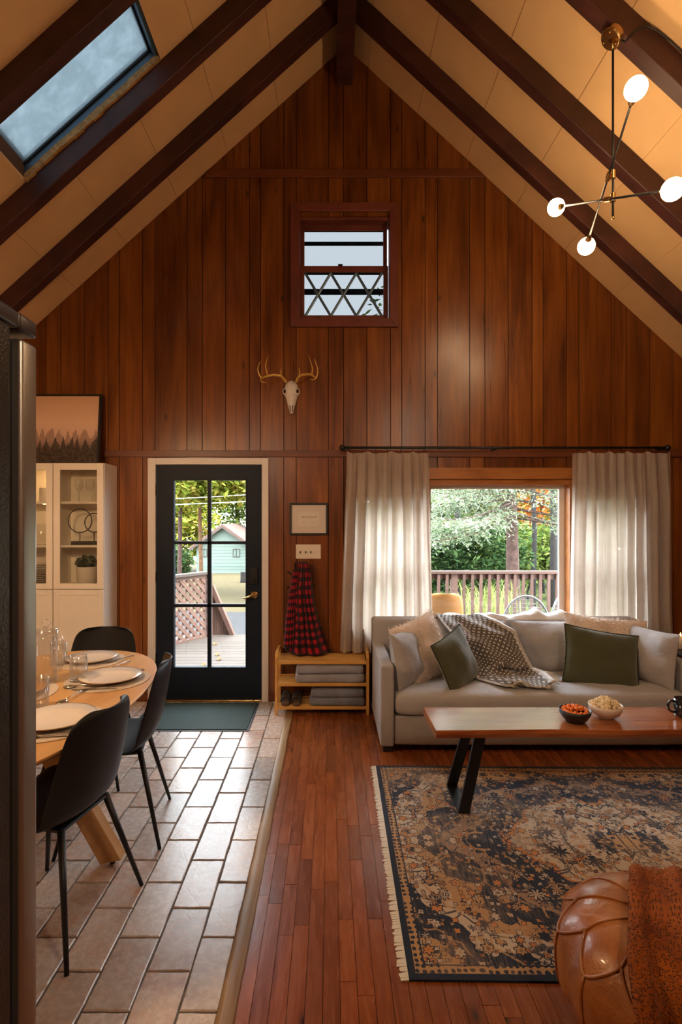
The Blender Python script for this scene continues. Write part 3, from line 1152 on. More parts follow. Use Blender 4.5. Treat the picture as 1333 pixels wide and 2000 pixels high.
tt = at(960, 1290, 3.95)
throw = thing('throw_blanket', 'grey throw with a pale diamond pattern sliding down the sofa', 'blanket', (tt.x, tt.y, 0.42))
obj('blanket_cloth', MB().grid(throw_fn, 46, 80), 'knit_throw', throw, smooth=True, solid=0.010)
mb = MB()
for k in range(34):
    u = k / 33
    p = throw_fn(min(1, u), 1.0)
    d = Vector((0.045 + 0.02 * random.random(), -0.03 + 0.03 * random.random(), 0))
    q = [p, p + d * 0.5 + Vector((0, 0, 0.006)), p + d + Vector((0, 0, -0.006))]
    mb.tube(q, [0.003, 0.0025, 0.0016], 5)
for k in range(18):
    p = throw_fn(1.0, 0.86 + 0.14 * k / 17)
    d = Vector((0.045 + 0.03 * random.random(), -0.01 + 0.04 * random.random(), -0.012))
    mb.tube([p, p + d * 0.5 + Vector((0, 0, 0.005)), p + d], [0.003, 0.0025, 0.0016], 5)
obj('fringe', mb, 'cream_thread', throw, smooth=True)['kind'] = 'stuff'


def sheet_fn(u, v):
    x = 0.90 + 1.06 * u
    z = 0.783 + 0.028 * abs(mn.noise((u * 7, 2, v * 2))) + 0.016 * math.sin(u * 21) * math.sin(PI * v) + 0.010 * mn.noise((u * 22, v * 5, 1))
    if v < 0.15:
        z -= (0.15 - v) * 0.30
    if v > 0.9:
        z -= (v - 0.9) * 0.3
    pk = 0.055 * math.exp(-((u - 0.74) / 0.035) ** 2) + 0.04 * math.exp(-((u - 0.90) / 0.05) ** 2)
    return Vector((x + 0.01 * mn.noise((v * 9, u * 5, 0)), 4.26 + 0.16 * v, z + pk * math.sin(PI * v)))


tag(obj('white_blanket', MB().grid(sheet_fn, 60, 12), 'white_cotton', smooth=True, solid=0.012), 'rumpled white blanket lying along the top of the sofa back', 'blanket')

# ------------------------------------------------------------------ coffee table
TZ = 0.47
ct = thing('coffee_table', 'long live edge wooden coffee table on black steel legs', 'table', (1.35, 2.95, 0))
pts_f, pts_b = [], []
n = 40
TX0, TX1 = 0.552, 2.48
for k in range(n + 1):
    x = TX0 + (TX1 - TX0) * k / n
    pts_f.append((x, 2.785 + 0.006 * mn.noise((x * 3, 0, 0)) + 0.004 * math.sin(x * 7)))
    pts_b.append((x - 0.005, 3.125 + 0.006 * mn.noise((x * 3, 5, 0))))
poly = pts_f + pts_b[::-1]
mb = MB()
N = len(poly)
cyy = 2.955
vs = [(p[0], p[1], TZ) for p in poly] + [(p[0], cyy + (p[1] - cyy) * 1.03, TZ - 0.02) for p in poly] + [(p[0] , cyy + (p[1] - cyy) * 0.985, TZ - 0.043) for p in poly]
fs = [tuple(range(N)), tuple(range(3 * N - 1, 2 * N - 1, -1))]
for a in range(2):
    for q in range(N):
        fs.append((a * N + q, (a + 1) * N + q, (a + 1) * N + (q + 1) % N, a * N + (q + 1) % N))
obj('table_top', mb.add(vs, fs), 'sheesham', ct, bevel=0.003)


def u_leg(sgn, xt):
    m_ = MB()
    xb_ = xt - sgn * 0.095
    hw, th_ = 0.030, 0.010
    zt_ = TZ - 0.043
    ys = ((2.845, 2.835), (3.075, 3.12))
    for (yt, yb) in ((2.855, 2.838), (3.06, 3.12)):
        vs = []
        for z, x, y in ((zt_, xt, yt), (0.012, xb_, yb)):
            for ax, ay in ((-hw, -th_), (hw, -th_), (hw, th_), (-hw, th_)):
                vs.append((x + ax, y + ay, z))
        m_.add(vs, [(0, 1, 2, 3), (7, 6, 5, 4), (0, 4, 5, 1), (1, 5, 6, 2), (2, 6, 7, 3), (3, 7, 4, 0)])
    m_.box(xb_ - hw, xb_ + hw, 2.828, 3.13, 0.0065, 0.0165)
    m_.box(xt - hw, xt + hw, 2.835, 3.08, zt_ - 0.006, zt_)
    return m_


obj('leg', u_leg(1, 0.808), 'black_metal', ct, bevel=0.002)
obj('leg', u_leg(-1, 2.225), 'black_metal', ct, bevel=0.002)

# ------------------------------------------------------------------ dining table
DT = Vector((-1.435, 2.42, 0))
dt = thing('dining_table', 'oval light oak dining table with splayed legs', 'table', tuple(DT))
N = 72
poly = []
for k in range(N):
    a = 2 * PI * k / N
    e = 2.25
    poly.append((DT.x + 0.55 * math.copysign(abs(math.cos(a)) ** (2 / e), math.cos(a)), DT.y + 0.93 * math.copysign(abs(math.sin(a)) ** (2 / e), math.sin(a))))
mb = MB()
vs = [(p[0], p[1], 0.75) for p in poly] + [(p[0], p[1], 0.742) for p in poly] + [(DT.x + (p[0] - DT.x) * 0.955, DT.y + (p[1] - DT.y) * 0.97, 0.722) for p in poly]
fs = [tuple(range(N)), tuple(range(3 * N - 1, 2 * N - 1, -1))]
for a in range(2):
    for q in range(N):
        fs.append((a * N + q, (a + 1) * N + q, (a + 1) * N + (q + 1) % N, a * N + (q + 1) % N))
obj('table_top', mb.add(vs, fs), 'oak', dt, bevel=0.002)
for ang, R in ((0, 0.47), (90, 0.62), (180, 0.47), (270, 0.62)):
    M = Tr(DT.x, DT.y, 0) @ Rz(rad(ang + 2))
    leg = MB().prism([(0.0, 0.722), (0.10, 0.722), (R + 0.02, 0.03), (R - 0.075, 0.012)], -0.032, 0.032, 'y', M)
    lo = obj('leg', leg, 'oak', dt, bevel=0.004)
    p = M @ Vector((R - 0.03, 0, 0))
    obj('glide', MB().lathe([(0, 0), (0.012, 0), (0.012, 0.03), (0, 0.03)], 10, (p.x, p.y, 0)), 'black_feet', lo)

# ------------------------------------------------------------------ shell chairs
prof = [(0.225, 0.432, 0.170), (0.222, 0.448, 0.200), (0.18, 0.457, 0.222), (0.10, 0.450, 0.232), (0.0, 0.440, 0.236), (-0.09, 0.438, 0.234), (-0.15, 0.452, 0.230), (-0.190, 0.490, 0.226), (-0.212, 0.545, 0.223),
        (-0.228, 0.61, 0.219), (-0.242, 0.68, 0.213), (-0.253, 0.75, 0.203), (-0.260, 0.80, 0.190), (-0.264, 0.832, 0.168), (-0.266, 0.850, 0.132), (-0.267, 0.856, 0.085)]


def shell(u, v):
    f = v * (len(prof) - 1)
    i = min(int(f), len(prof) - 2)
    t = f - i
    x, z, w_ = (prof[i][k] * (1 - t) + prof[i + 1][k] * t for k in range(3))
    a = 2 * u - 1
    s_ = min(1, max(0, (v - 0.30) / 0.2))       # 0 on the seat, 1 on the back
    c = abs(a) ** 2.2
    rise = 0.030 * c * (1 - s_) * min(1, v * 8)
    wrap = 0.075 * c * s_ * (1 - 0.45 * max(0, v - 0.6) / 0.4)
    return Vector((x + wrap, w_ * a, z + rise + 0.02 * c * s_ * (1 - v)))


def make_chair(label, loc, rot):
    t = thing('dining_chair', label, 'chair', (0, 0, 0), 0, 'black shell chairs around the dining table')
    obj('shell', MB().grid(shell, 16, 34), 'chair_plastic', t, smooth=True, solid=0.008, sub=1)
    for sx in (-1, 1):
        for sy in (-1, 1):
            obj('leg', MB().tube([(0.13 * sx, 0.13 * sy, 0.432), (0.235 * sx, 0.232 * sy, 0.0)], [0.014, 0.0085], 8), 'chair_metal', t, smooth=True)
    obj('seat_bracket', MB().box(-0.14, 0.14, -0.14, 0.14, 0.418, 0.434), 'chair_metal', t, bevel=0.01)
    t.location = loc
    t.rotation_euler = (0, 0, rot)
    return t


ch = make_chair('black shell dining chair nearest the refrigerator, its back turned', (-1.088, 2.11, 0), math.atan2(0.21, -0.977))
dup(ch, (-1.087, 2.72, 0), math.atan2(-0.19, -0.98), 'black shell dining chair beside the doormat, seen edge on')
dup(ch, (-1.47, 3.30, 0), math.atan2(-1, 0.06), 'black shell dining chair at the far head of the table before the white cabinet')

# ------------------------------------------------------------------ rug
def rug_material():
    t = NT('persian_rug')
    tc = t.n('TexCoord')
    sep = t.n('SeparateXYZ', {0: tc.outputs['Object']})
    X, Y = sep.outputs[0], sep.outputs[1]
    ax, ay = t.math('ABSOLUTE', X), t.math('ABSOLUTE', Y)
    mir = t.n('CombineXYZ', {0: ax, 1: ay, 2: 0.0}).outputs[0]
    wob = t.n('TexNoise', {'Vector': mir, 'Scale': 9.0, 'Detail': 3.0})
    jit = t.n('VectorMath', {0: wob.outputs['Color'], 1: (0.5, 0.5, 0.5)}, operation='SUBTRACT')
    jit = t.n('VectorMath', {0: jit.outputs[0], 3: 0.035}, operation='SCALE')
    p = t.n('VectorMath', {0: mir, 1: jit.outputs[0]}, operation='ADD').outputs[0]
    navy, cream, rust, tan, grey = (0.016, 0.026, 0.050, 1), (0.58, 0.46, 0.34, 1), (0.60, 0.235, 0.065, 1), (0.50, 0.29, 0.135, 1), (0.34, 0.22, 0.15, 1)
    # ground: a pale lobed medallion in the middle, navy and tan fields around it
    ang = t.math('ARCTAN2', ay, ax)
    r = t.math('SQRT', t.math('ADD', t.math('POWER', t.math('MULTIPLY', ax, 0.70), 2.0), t.math('POWER', ay, 2.0)))
    rl = t.math('ADD', r, t.math('MULTIPLY', t.math('ABSOLUTE', t.math('SINE', t.math('MULTIPLY', ang, 5.0))), 0.06))
    rl = t.math('ADD', rl, t.math('MULTIPLY', t.math('SUBTRACT', t.noise(mir, 5.0, 3), 0.5), 0.22))
    col = t.ramp(rl, [(0.0, tan), (0.10, navy), (0.13, cream), (0.40, rust), (0.42, navy), (0.56, grey), (0.62, navy), (0.72, tan), (0.80, cream), (0.90, navy), (0.97, tan)], 'CONSTANT')
    # vines
    vine = t.n('TexVoronoi', {'Vector': p, 'Scale': 11.0}, feature='DISTANCE_TO_EDGE')
    col = t.mix(t.ramp(vine.outputs[0], [(0.030, (0.9, 0.9, 0.9)), (0.055, (0, 0, 0))]), col, t.ramp(t.noise(mir, 7.0, 2), [(0.0, navy), (0.5, tan)], 'CONSTANT'))

    # blossoms with petals: dark heart, coloured petals, dark rim
    def blossoms(base, scale, petals, r0, r1, r2, cut):
        v = t.n('TexVoronoi', {'Vector': p, 'Scale': scale, 'Randomness': 0.75})
        dv = t.n('VectorMath', {0: p, 1: v.outputs['Position']}, operation='SUBTRACT')
        q = t.n('SeparateXYZ', {0: dv.outputs[0]})
        an = t.math('ARCTAN2', q.outputs[1], q.outputs[0])
        d = t.math('ADD', v.outputs['Distance'], t.math('MULTIPLY', t.math('COSINE', t.math('MULTIPLY', an, petals)), 0.065))
        rc = t.n('SeparateColor', {0: v.outputs['Color']})
        petal = t.ramp(rc.outputs[0], [(0.0, rust), (0.34, cream), (0.68, tan), (0.86, navy)], 'CONSTANT')
        c = t.mix(t.math('LESS_THAN', d, r1), navy, petal)
        c = t.mix(t.math('LESS_THAN', d, r0), c, t.ramp(rc.outputs[1], [(0.0, navy), (0.5, rust), (0.8, cream)], 'CONSTANT'))
        m_ = t.math('MULTIPLY', t.math('LESS_THAN', d, r2), t.math('GREATER_THAN', rc.outputs[2], cut))
        return t.mix(m_, base, c)
    col = blossoms(col, 34.0, 4.0, 0.14, 0.36, 0.45, 0.10)
    col = blossoms(col, 17.0, 6.0, 0.13, 0.34, 0.43, 0.12)
    col = blossoms(col, 7.5, 8.0, 0.12, 0.30, 0.36, 0.30)
    # narrow borders
    HX, HY = 1.16, 0.787
    e = t.math('MINIMUM', t.math('SUBTRACT', HX, ax), t.math('SUBTRACT', HY, ay))
    chk = t.n('TexVoronoi', {'Vector': p, 'Scale': 40.0, 'Randomness': 0.2})
    guard = t.ramp(chk.outputs['Distance'], [(0.26, navy), (0.34, tan)], 'CONSTANT')
    col = t.mix(t.math('LESS_THAN', e, 0.060), col, guard)
    col = t.mix(t.math('LESS_THAN', t.math('ABSOLUTE', t.math('SUBTRACT', e, 0.060)), 0.003), col, navy)
    col = t.mix(t.math('LESS_THAN', e, 0.026), col, navy)
    # wear: threadbare patches and weft streaks let the tan ground through
    wear = t.noise(tc.outputs['Object'], 2.6, 6, 0.65)
    streak = t.noise(t.coord('Object', (120, 12, 1), rot=(0, 0, 0.5)), 1.0, 3)
    wf = t.math('ADD', t.math('MULTIPLY', wear, 0.75), t.math('MULTIPLY', streak, 0.38))
    wm = t.math('MULTIPLY', t.ramp(wf, [(0.54, (0, 0, 0)), (0.80, (0.75, 0.75, 0.75))]), t.math('GREATER_THAN', e, 0.024))
    col = t.mix(wm, col, (0.46, 0.33, 0.22, 1))
    pile = t.noise(tc.outputs['Object'], 420, 2)
    col = t.mix(t.math('MULTIPLY', pile, 0.35), col, (0.05, 0.04, 0.04, 1), 'MULTIPLY')
    t.bsdf(color=col, rough=0.95, sheen=0.15, spec=0.1, normal=t.bump(pile, 0.5, 0.004))


rug_material()
RUG = Vector((1.44, 2.58, 0))
RR = math.atan2(0.025, -1.57) - PI
rug = thing('area_rug', 'worn navy, rust and cream floral area rug with pale fringe', 'rug', tuple(RUG), -0.014)
hx, hy = 1.16, 0.787
mb = MB().box(-hx, hx, -hy, hy, 0.0005, 0.008)
obj('rug_pile', mb, 'persian_rug', rug, world=False)
mb = MB()
rng = random.Random(3)
for s_ in (-1, 1):
    y = -hy
    while y < hy:
        L = rng.uniform(0.026, 0.036)
        dy = rng.uniform(-0.005, 0.005)
        x = s_ * hx
        mb.add([(x, y, 0.006), (x, y + 0.011, 0.006), (x + s_ * L, y + 0.010 + dy, 0.003), (x + s_ * L, y + dy, 0.003), (x, y, 0.001), (x, y + 0.011, 0.001), (x + s_ * L, y + 0.010 + dy, 0.0008), (x + s_ * L, y + dy, 0.0008)],
               [(0, 1, 2, 3), (7, 6, 5, 4), (0, 3, 7, 4), (1, 5, 6, 2), (2, 6, 7, 3)])
        y += 0.0115
fr = obj('fringe', mb, 'cream_thread', rug, world=False)
fr['kind'] = 'stuff'

# ------------------------------------------------------------------ leather pouf and rust throw
def leather():
    t = NT('tan_leather')
    co = t.coord()
    a = t.noise(co, 6, 5, 0.6, 0.8)
    col = t.ramp(a, [(0.3, (0.20, 0.062, 0.014)), (0.52, (0.33, 0.115, 0.028)), (0.72, (0.46, 0.19, 0.055))])
    h = t.math('ADD', t.math('MULTIPLY', t.noise(co, 220, 3), 0.15), t.math('MULTIPLY', t.noise(co, 16, 4, 0.6, 1.5), 0.9))
    t.bsdf(color=col, rough=0.33, spec=0.5, coat=0.15, normal=t.bump(h, 0.32, 0.012))


leather()
PC = Vector((1.035, 1.60, 0))
PR, PH = 0.325, 0.388


def pouf_pt(a, s_, lift=0.0):
    # s from 0 (top centre) to 1 (floor centre)
    ph = s_ * PI
    c, sn = math.cos(ph), math.sin(ph)
    r = PR * abs(sn) ** 0.62
    z = PH / 2 + PH / 2 * math.copysign(abs(c) ** 0.80, c)
    k = 0.5 + 0.5 * math.cos(12 * a)
    bul = 1 + 0.018 * (1 - k) * sn - 0.02 * k * sn ** 4
    r = r * bul + 0.006 * mn.noise((math.cos(a) * 4, math.sin(a) * 4, z * 12)) * sn
    z -= 0.018 * math.exp(-(s_ / 0.12) ** 2) + 0.006 * k * (1 - abs(c)) 
    r += lift * sn
    z += lift * c
    return Vector((PC.x + r * math.cos(a), PC.y + r * math.sin(a), max(0.002, z)))


pouf = thing('pouf', 'round tan leather pouf with corded star seams', 'pouf', tuple(PC))
obj('pouf_body', MB().grid(lambda u, v: pouf_pt(2 * PI * u, v), 120, 48), 'tan_leather', pouf, smooth=True)
for k in range(12):
    a0 = 2 * PI * k / 12
    # spokes on the top, scallops round the shoulder, spokes on the side
    obj('seam', MB().tube([pouf_pt(a0, 0.06 + 0.20 * q / 12, 0.002) for q in range(13)], 0.0038, 6), 'tan_leather', pouf, smooth=True)
    pts = []
    for q in range(17):
        w_ = q / 16
        pts.append(pouf_pt(a0 + 2 * PI / 12 * w_, 0.40 - 0.14 * abs(2 * w_ - 1) ** 1.4, 0.002))
    obj('seam', MB().tube(pts, 0.0048, 6), 'tan_leather', pouf, smooth=True)
    obj('seam', MB().tube([pouf_pt(a0 + PI / 12, 0.40 + 0.24 * q / 12, 0.002) for q in range(13)], 0.0038, 6), 'tan_leather', pouf, smooth=True)
    pts = []
    for q in range(17):
        w_ = q / 16
        pts.append(pouf_pt(a0 - PI / 12 + 2 * PI / 12 * w_, 0.78 - 0.14 * abs(2 * w_ - 1) ** 1.4, 0.002))
    obj('seam', MB().tube(pts, 0.0048, 6), 'tan_leather', pouf, smooth=True)


def rust_material():
    t = NT('rust_chenille')
    co = t.coord('UV', (95, 170, 1))
    v = t.n('TexVoronoi', {'Vector': co, 'Scale': 1.0, 'Randomness': 0.55})
    pits = t.ramp(v.outputs['Distance'], [(0.10, (0, 0, 0)), (0.42, (1, 1, 1))])
    b = t.noise(t.coord(), 9, 4, 0.6)
    c = t.ramp(b, [(0.3, (0.17, 0.038, 0.005)), (0.7, (0.33, 0.085, 0.011))])
    col = t.mix(pits, (0.10, 0.020, 0.003, 1), c)
    t.bsdf(color=col, rough=1.0, sheen=0.1, spec=0.05, normal=t.bump(pits, 0.9, 0.012))


rust_material()
fabric('rust_nap', (0.30, 0.075, 0.009), 60, var=0.2, bump=0.0, sheen=0.0)


def rust_fn(u, v):
    # hangs over the pouf front to back, from the top crown down to the floor
    ph = rad(112) - rad(118) * min(1, v / 0.55)
    cf = math.copysign(abs(math.cos(ph)) ** 0.62, math.cos(ph))
    xe = 0.9          # the left edge runs obliquely across the pouf
    for _ in range(12):
        ye = PC.y - (PR + 0.03) * max(0.0, 1 - ((xe - PC.x) / (PR + 0.05)) ** 2) ** 0.5 * cf
        xe = 0.5 * xe + 0.5 * 0.565 * ye
    x = xe + (0.42 + 0.2 * v) * u - 0.006 * math.sin(9 * v)
    s_ = max(0.0, 1 - ((x - PC.x) / (PR + 0.05)) ** 2) ** 0.5
    yy = PC.y + (PR + 0.03) * s_ * -1 * math.copysign(abs(math.cos(ph)) ** 0.62, math.cos(ph))
    zz = PH / 2 + (PH / 2 + 0.022) * math.copysign(abs(math.sin(ph)) ** 0.8, math.sin(ph)) * (0.55 + 0.45 * s_ ** 0.5)
    if v > 0.55:
        zz -= (v - 0.55) / 0.45 * (zz - 0.02)
        yy -= 0.02 * (v - 0.55)
    f = 0.030 * math.sin(22 * u + 2.5 * v) + 0.022 * mn.noise((u * 6, v * 4, 9)) + 0.014 * math.sin(41 * u - 3 * v)
    return Vector((x, yy - f * min(1, v * 2), max(0.012, zz + 0.3 * f + 0.004 * mn.noise((u * 30, v * 30, 2)))))


rt = thing('throw_blanket', 'fuzzy rust orange throw draped over the leather pouf', 'blanket', (1.1, 1.4, 0))
obj('blanket_cloth', MB().grid(rust_fn, 50, 70), 'rust_chenille', rt, smooth=True, solid=0.012)
cnt = 9000
uu, vv = RNG.random(cnt), RNG.random(cnt)
Cn = np.array([rust_fn(a, b) for a, b in zip(uu, vv)])
Dn = np.array([0, -0.6, 0.5]) + 0.9 * unit(cnt)
Dn /= np.linalg.norm(Dn, axis=1, keepdims=True)
Sn = np.cross(Dn, unit(cnt))
Sn /= np.linalg.norm(Sn, axis=1, keepdims=True)
nap = obj('nap', quads_mesh('nap', Cn + Dn * 0.008, Dn * 0.007, Sn * 0.0012), 'rust_nap', rt)
nap['kind'] = 'stuff'

# ------------------------------------------------------------------ more materials
plain('porcelain', (0.76, 0.70, 0.65), 0.22, coat=0.3)
plain('porcelain_rim', (0.46, 0.30, 0.19), 0.4)
fabric('woven_mat', (0.56, 0.47, 0.38), 260, var=0.18, bump=0.6, wr=0.1)
plain('steel', (0.62, 0.60, 0.58), 0.18, 1.0)
t = NT('clear_glass')
lw = t.n('LayerWeight', {'Blend': 0.5})
gf = t.math('ADD', t.math('MULTIPLY', t.math('POWER', lw.outputs['Facing'], 2.2), 0.55), 0.06)
tr = t.n('BsdfTransparent', {'Color': (0.97, 0.97, 0.97, 1)})
dw = t.n('BsdfDiffuse', {'Color': (0.85, 0.83, 0.80, 1)})
m1 = t.n('MixShader', {0: t.math('ADD', t.math('MULTIPLY', t.math('POWER', lw.outputs['Facing'], 2.0), 0.25), 0.03), 1: tr.outputs[0], 2: dw.outputs[0]})
t.surf(t.n('MixShader', {0: gf, 1: m1.outputs[0], 2: t.n('BsdfGlossy', {'Roughness': 0.05}).outputs[0]}))
plain('cabinet_white', (0.82, 0.75, 0.66), 0.42, var=0.02)
pane_glass('cabinet_glass', (0.93, 0.93, 0.90), 0.02, 1.4)
plain('stoneware_black', (0.013, 0.014, 0.016), 0.4, bump=0.1, bscale=200)
plain('black_frame', (0.010, 0.009, 0.009), 0.45)
plain('leaf_green', (0.025, 0.05, 0.018), 0.5, var=0.3, vscale=40)
plain('pot_white', (0.66, 0.60, 0.54), 0.55)
plain('bone', (0.78, 0.72, 0.66), 0.6, var=0.08, vscale=30, bump=0.3, bscale=60)
plain('antler_gold', (0.70, 0.43, 0.10), 0.35, 0.5, var=0.2, vscale=40)
plain('hollow_shade', (0.04, 0.02, 0.012), 0.9)  # dark solids stand in for the shaded eye and nose hollows
emitter('globe_light', (1.0, 0.65, 0.35), 106.0)
emitter('pendant_light', (1.0, 0.62, 0.32), 195.0)
emitter('rear_fill_light', (1.0, 0.70, 0.45), 205.0)  # added fill behind the camera, lifting the floor and lower wall
emitter('flame', (1.0, 0.50, 0.12), 14.0)
emitter('cabinet_led', (1.0, 0.62, 0.26), 55.0)

# ------------------------------------------------------------------ chandelier on the third right rafter
RYC = 2.875
cx_, cy_ = 1.535, RYC
cz_ = roof_z(cx_) - 0.175
ch_ = thing('chandelier', 'black and brass chandelier with four glowing globes on crossing arms', 'lamp', (cx_, cy_, cz_))
nrm = Vector((-math.sin(math.atan(MR)), 0, -math.cos(math.atan(MR))))
Mc = Tr(cx_, cy_, cz_) @ nrm.to_track_quat('Z', 'Y').to_matrix().to_4x4()
can = obj('canopy', MB().lathe([(0, -0.002), (0.058, -0.002), (0.058, 0.028), (0.053, 0.034), (0, 0.036)], 32, M=Mc), 'brass', ch_, smooth=False, bevel=0.002)
for a in (0.6, 2.6, 4.9):
    q = Mc @ Vector((0.038 * math.cos(a), 0.038 * math.sin(a), 0.036))
    obj('screw', MB().ball(q, 0.005, 8, 6), 'brass', can, smooth=True)
sw = Mc @ Vector((0, 0, 0.036))
rodx = at(1198, 300, RYC).x
p0 = Vector((rodx, cy_, sw.z - 0.05))
obj('swivel', MB().tube([sw, sw.lerp(p0, 0.5) + Vector((0, -0.01, 0)), p0], 0.006, 8), 'brass', ch_, smooth=True)
zlow = at(1198, 430, RYC).z
obj('stem', MB().tube([p0, (rodx, cy_, zlow + 0.02)], 0.006, 10), 'black_metal', ch_, smooth=True)
obj('finial', MB().ball((rodx, cy_, zlow + 0.012), 0.009, 12, 8), 'brass', ch_, smooth=True)
for (pa, ya), (pb, yb), jy in ((((1243, 173), 2.50), ((1146, 481), 3.27), 341), (((1315, 370), 2.50), ((1087, 405), 3.28), 386)):
    A, B = at(pa[0], pa[1], ya), at(pb[0], pb[1], yb)
    zj = at(1196, jy, RYC).z
    d = (B - A).normalized()
    arm = obj('arm', MB().tube([A + d * 0.05, B - d * 0.05], 0.0058, 10), 'black_metal', ch_, smooth=True)
    mid_ = A.lerp(B, 0.49)
    Mj = Tr(mid_.x, mid_.y, mid_.z) @ d.to_track_quat('X', 'Z').to_matrix().to_4x4()
    obj('joint', MB().tube([mid_ - d * 0.022, mid_ + d * 0.022], 0.013, 14).tube([(rodx, cy_, zj - 0.022), (rodx, cy_, zj + 0.022)], 0.014, 14), 'brass', arm, smooth=False)
    for E, s_ in ((A, 1), (B, -1)):
        gl = obj('globe', MB().ball(E, 0.050, 24, 16), 'globe_light', arm, smooth=True)
        obj('globe_collar', MB().tube([E + d * s_ * 0.042, E + d * s_ * 0.068], [0.022, 0.012], 14), 'brass', arm, smooth=False)
cord = [Mc @ Vector((0.0, 0.0, 0.004)), at(1222, 82, 2.83), at(1240, 62, 2.815), at(1262, 50, 2.815), at(1285, 60, 2.815), at(1310, 80, 2.815), at(1345, 112, 2.815), at(1420, 182, 2.815)]
cv = []
for a, b in zip(cord[:-1], cord[1:]):
    for k in range(5):
        cv.append(a.lerp(b, k / 5))
obj('power_cord', MB().tube(cv, 0.005, 8), 'black_metal', ch_, smooth=True)


def pendant(label, x, y, z, r, em='pendant_light'):
    t = thing('unseen_pendant', label, 'lamp', (x, y, z), 0)
    zc = roof_z(x)
    obj('cord', MB().tube([(x, y, z + r * 0.9), (x, y, zc - 0.02)], 0.004, 6), 'black_metal', t)
    obj('canopy', MB().lathe([(0, 0), (0.06, 0), (0.06, 0.03), (0, 0.03)], 20, (x, y, zc - 0.05)), 'brass', t)
    obj('lamp_globe', MB().ball((x, y, z), r, 24, 16), em, t, smooth=True)
    obj('added_shade', MB().lathe([(0.03, 0.17), (0.06, 0.165), (0.19, 0.085), (0.24, 0.03), (0.235, 0.03), (0.185, 0.08), (0.055, 0.158), (0.03, 0.162)], 32, (x, y, z)), 'black_metal', t, smooth=True)  # dome added to keep the lamp's light off ceiling and gable
    obj('collar', MB().tube([(x, y, z + r * 0.93), (x, y, z + r * 1.2)], 0.03, 14), 'brass', t)
    return t


pendant('warm glass globe pendant hanging over the dining table', -1.75, 2.1, 2.25, 0.11)
pendant('added warm fill pendant in the kitchen, unseen behind the viewer', -1.3, -0.7, 2.75, 0.11, 'rear_fill_light')  # this lamp and the next are unseen fill, added to brighten the room
pendant('added warm fill pendant over the living area, unseen behind the viewer', 1.3, -0.3, 3.1, 0.11, 'rear_fill_light')

# ------------------------------------------------------------------ refrigerator
def fridge_side():
    t = NT('fridge_side')
    co = t.coord()
    h = t.noise(co, 190, 2, 0.6)
    t.bsdf(color=(0.030, 0.027, 0.025, 1), rough=0.34, metal=0.3, normal=t.bump(h, 0.45, 0.003))


fridge_side()
plain('fridge_door', (0.40, 0.39, 0.37), 0.32, 0.85)
plain('fridge_cap', (0.055, 0.048, 0.050), 0.35, 0.3)
plain('gasket', (0.006, 0.006, 0.006), 0.7)
FX, FY = -0.462, 0.838
fr = thing('refrigerator', 'dark textured refrigerator seen from its side at the left edge', 'refrigerator', (-0.85, 0.42, 0))
obj('fridge_body', MB().box(FX - 0.78, FX, 0.08, 0.772, 0.03, 1.852), 'fridge_side', fr, bevel=0.006)
obj('door_gasket', MB().box(FX - 0.76, FX - 0.012, 0.772, 0.795, 0.07, 1.835), 'gasket', fr)
dr = obj('fridge_door', MB().box(FX - 0.78, FX + 0.002, 0.794, FY, 0.06, 1.842), 'fridge_door', fr, bevel=0.007, seg=4)
obj('hinge_cover', MB().box(FX - 0.78, FX + 0.001, 0.10, 0.79, 1.853, 1.879).box(FX - 0.2, FX + 0.001, 0.79, FY, 1.853, 1.879), 'fridge_cap', fr, bevel=0.005, seg=3)
obj('door_handle', MB().tube([(FX - 0.7, FY, 1.6), (FX - 0.7, FY + 0.05, 1.58), (FX - 0.7, FY + 0.05, 0.9), (FX - 0.7, FY, 0.88)], 0.012, 10), 'steel', dr, smooth=True)
for x in (FX - 0.72, FX - 0.06):
    for y in (0.14, 0.72):
        obj('foot', MB().tube([(x, y, 0), (x, y, 0.035)], 0.02, 10), 'gasket', fr)

# ------------------------------------------------------------------ white glazed cabinets
CYF, CYB = 4.31, 4.584
CTOP = 2.03


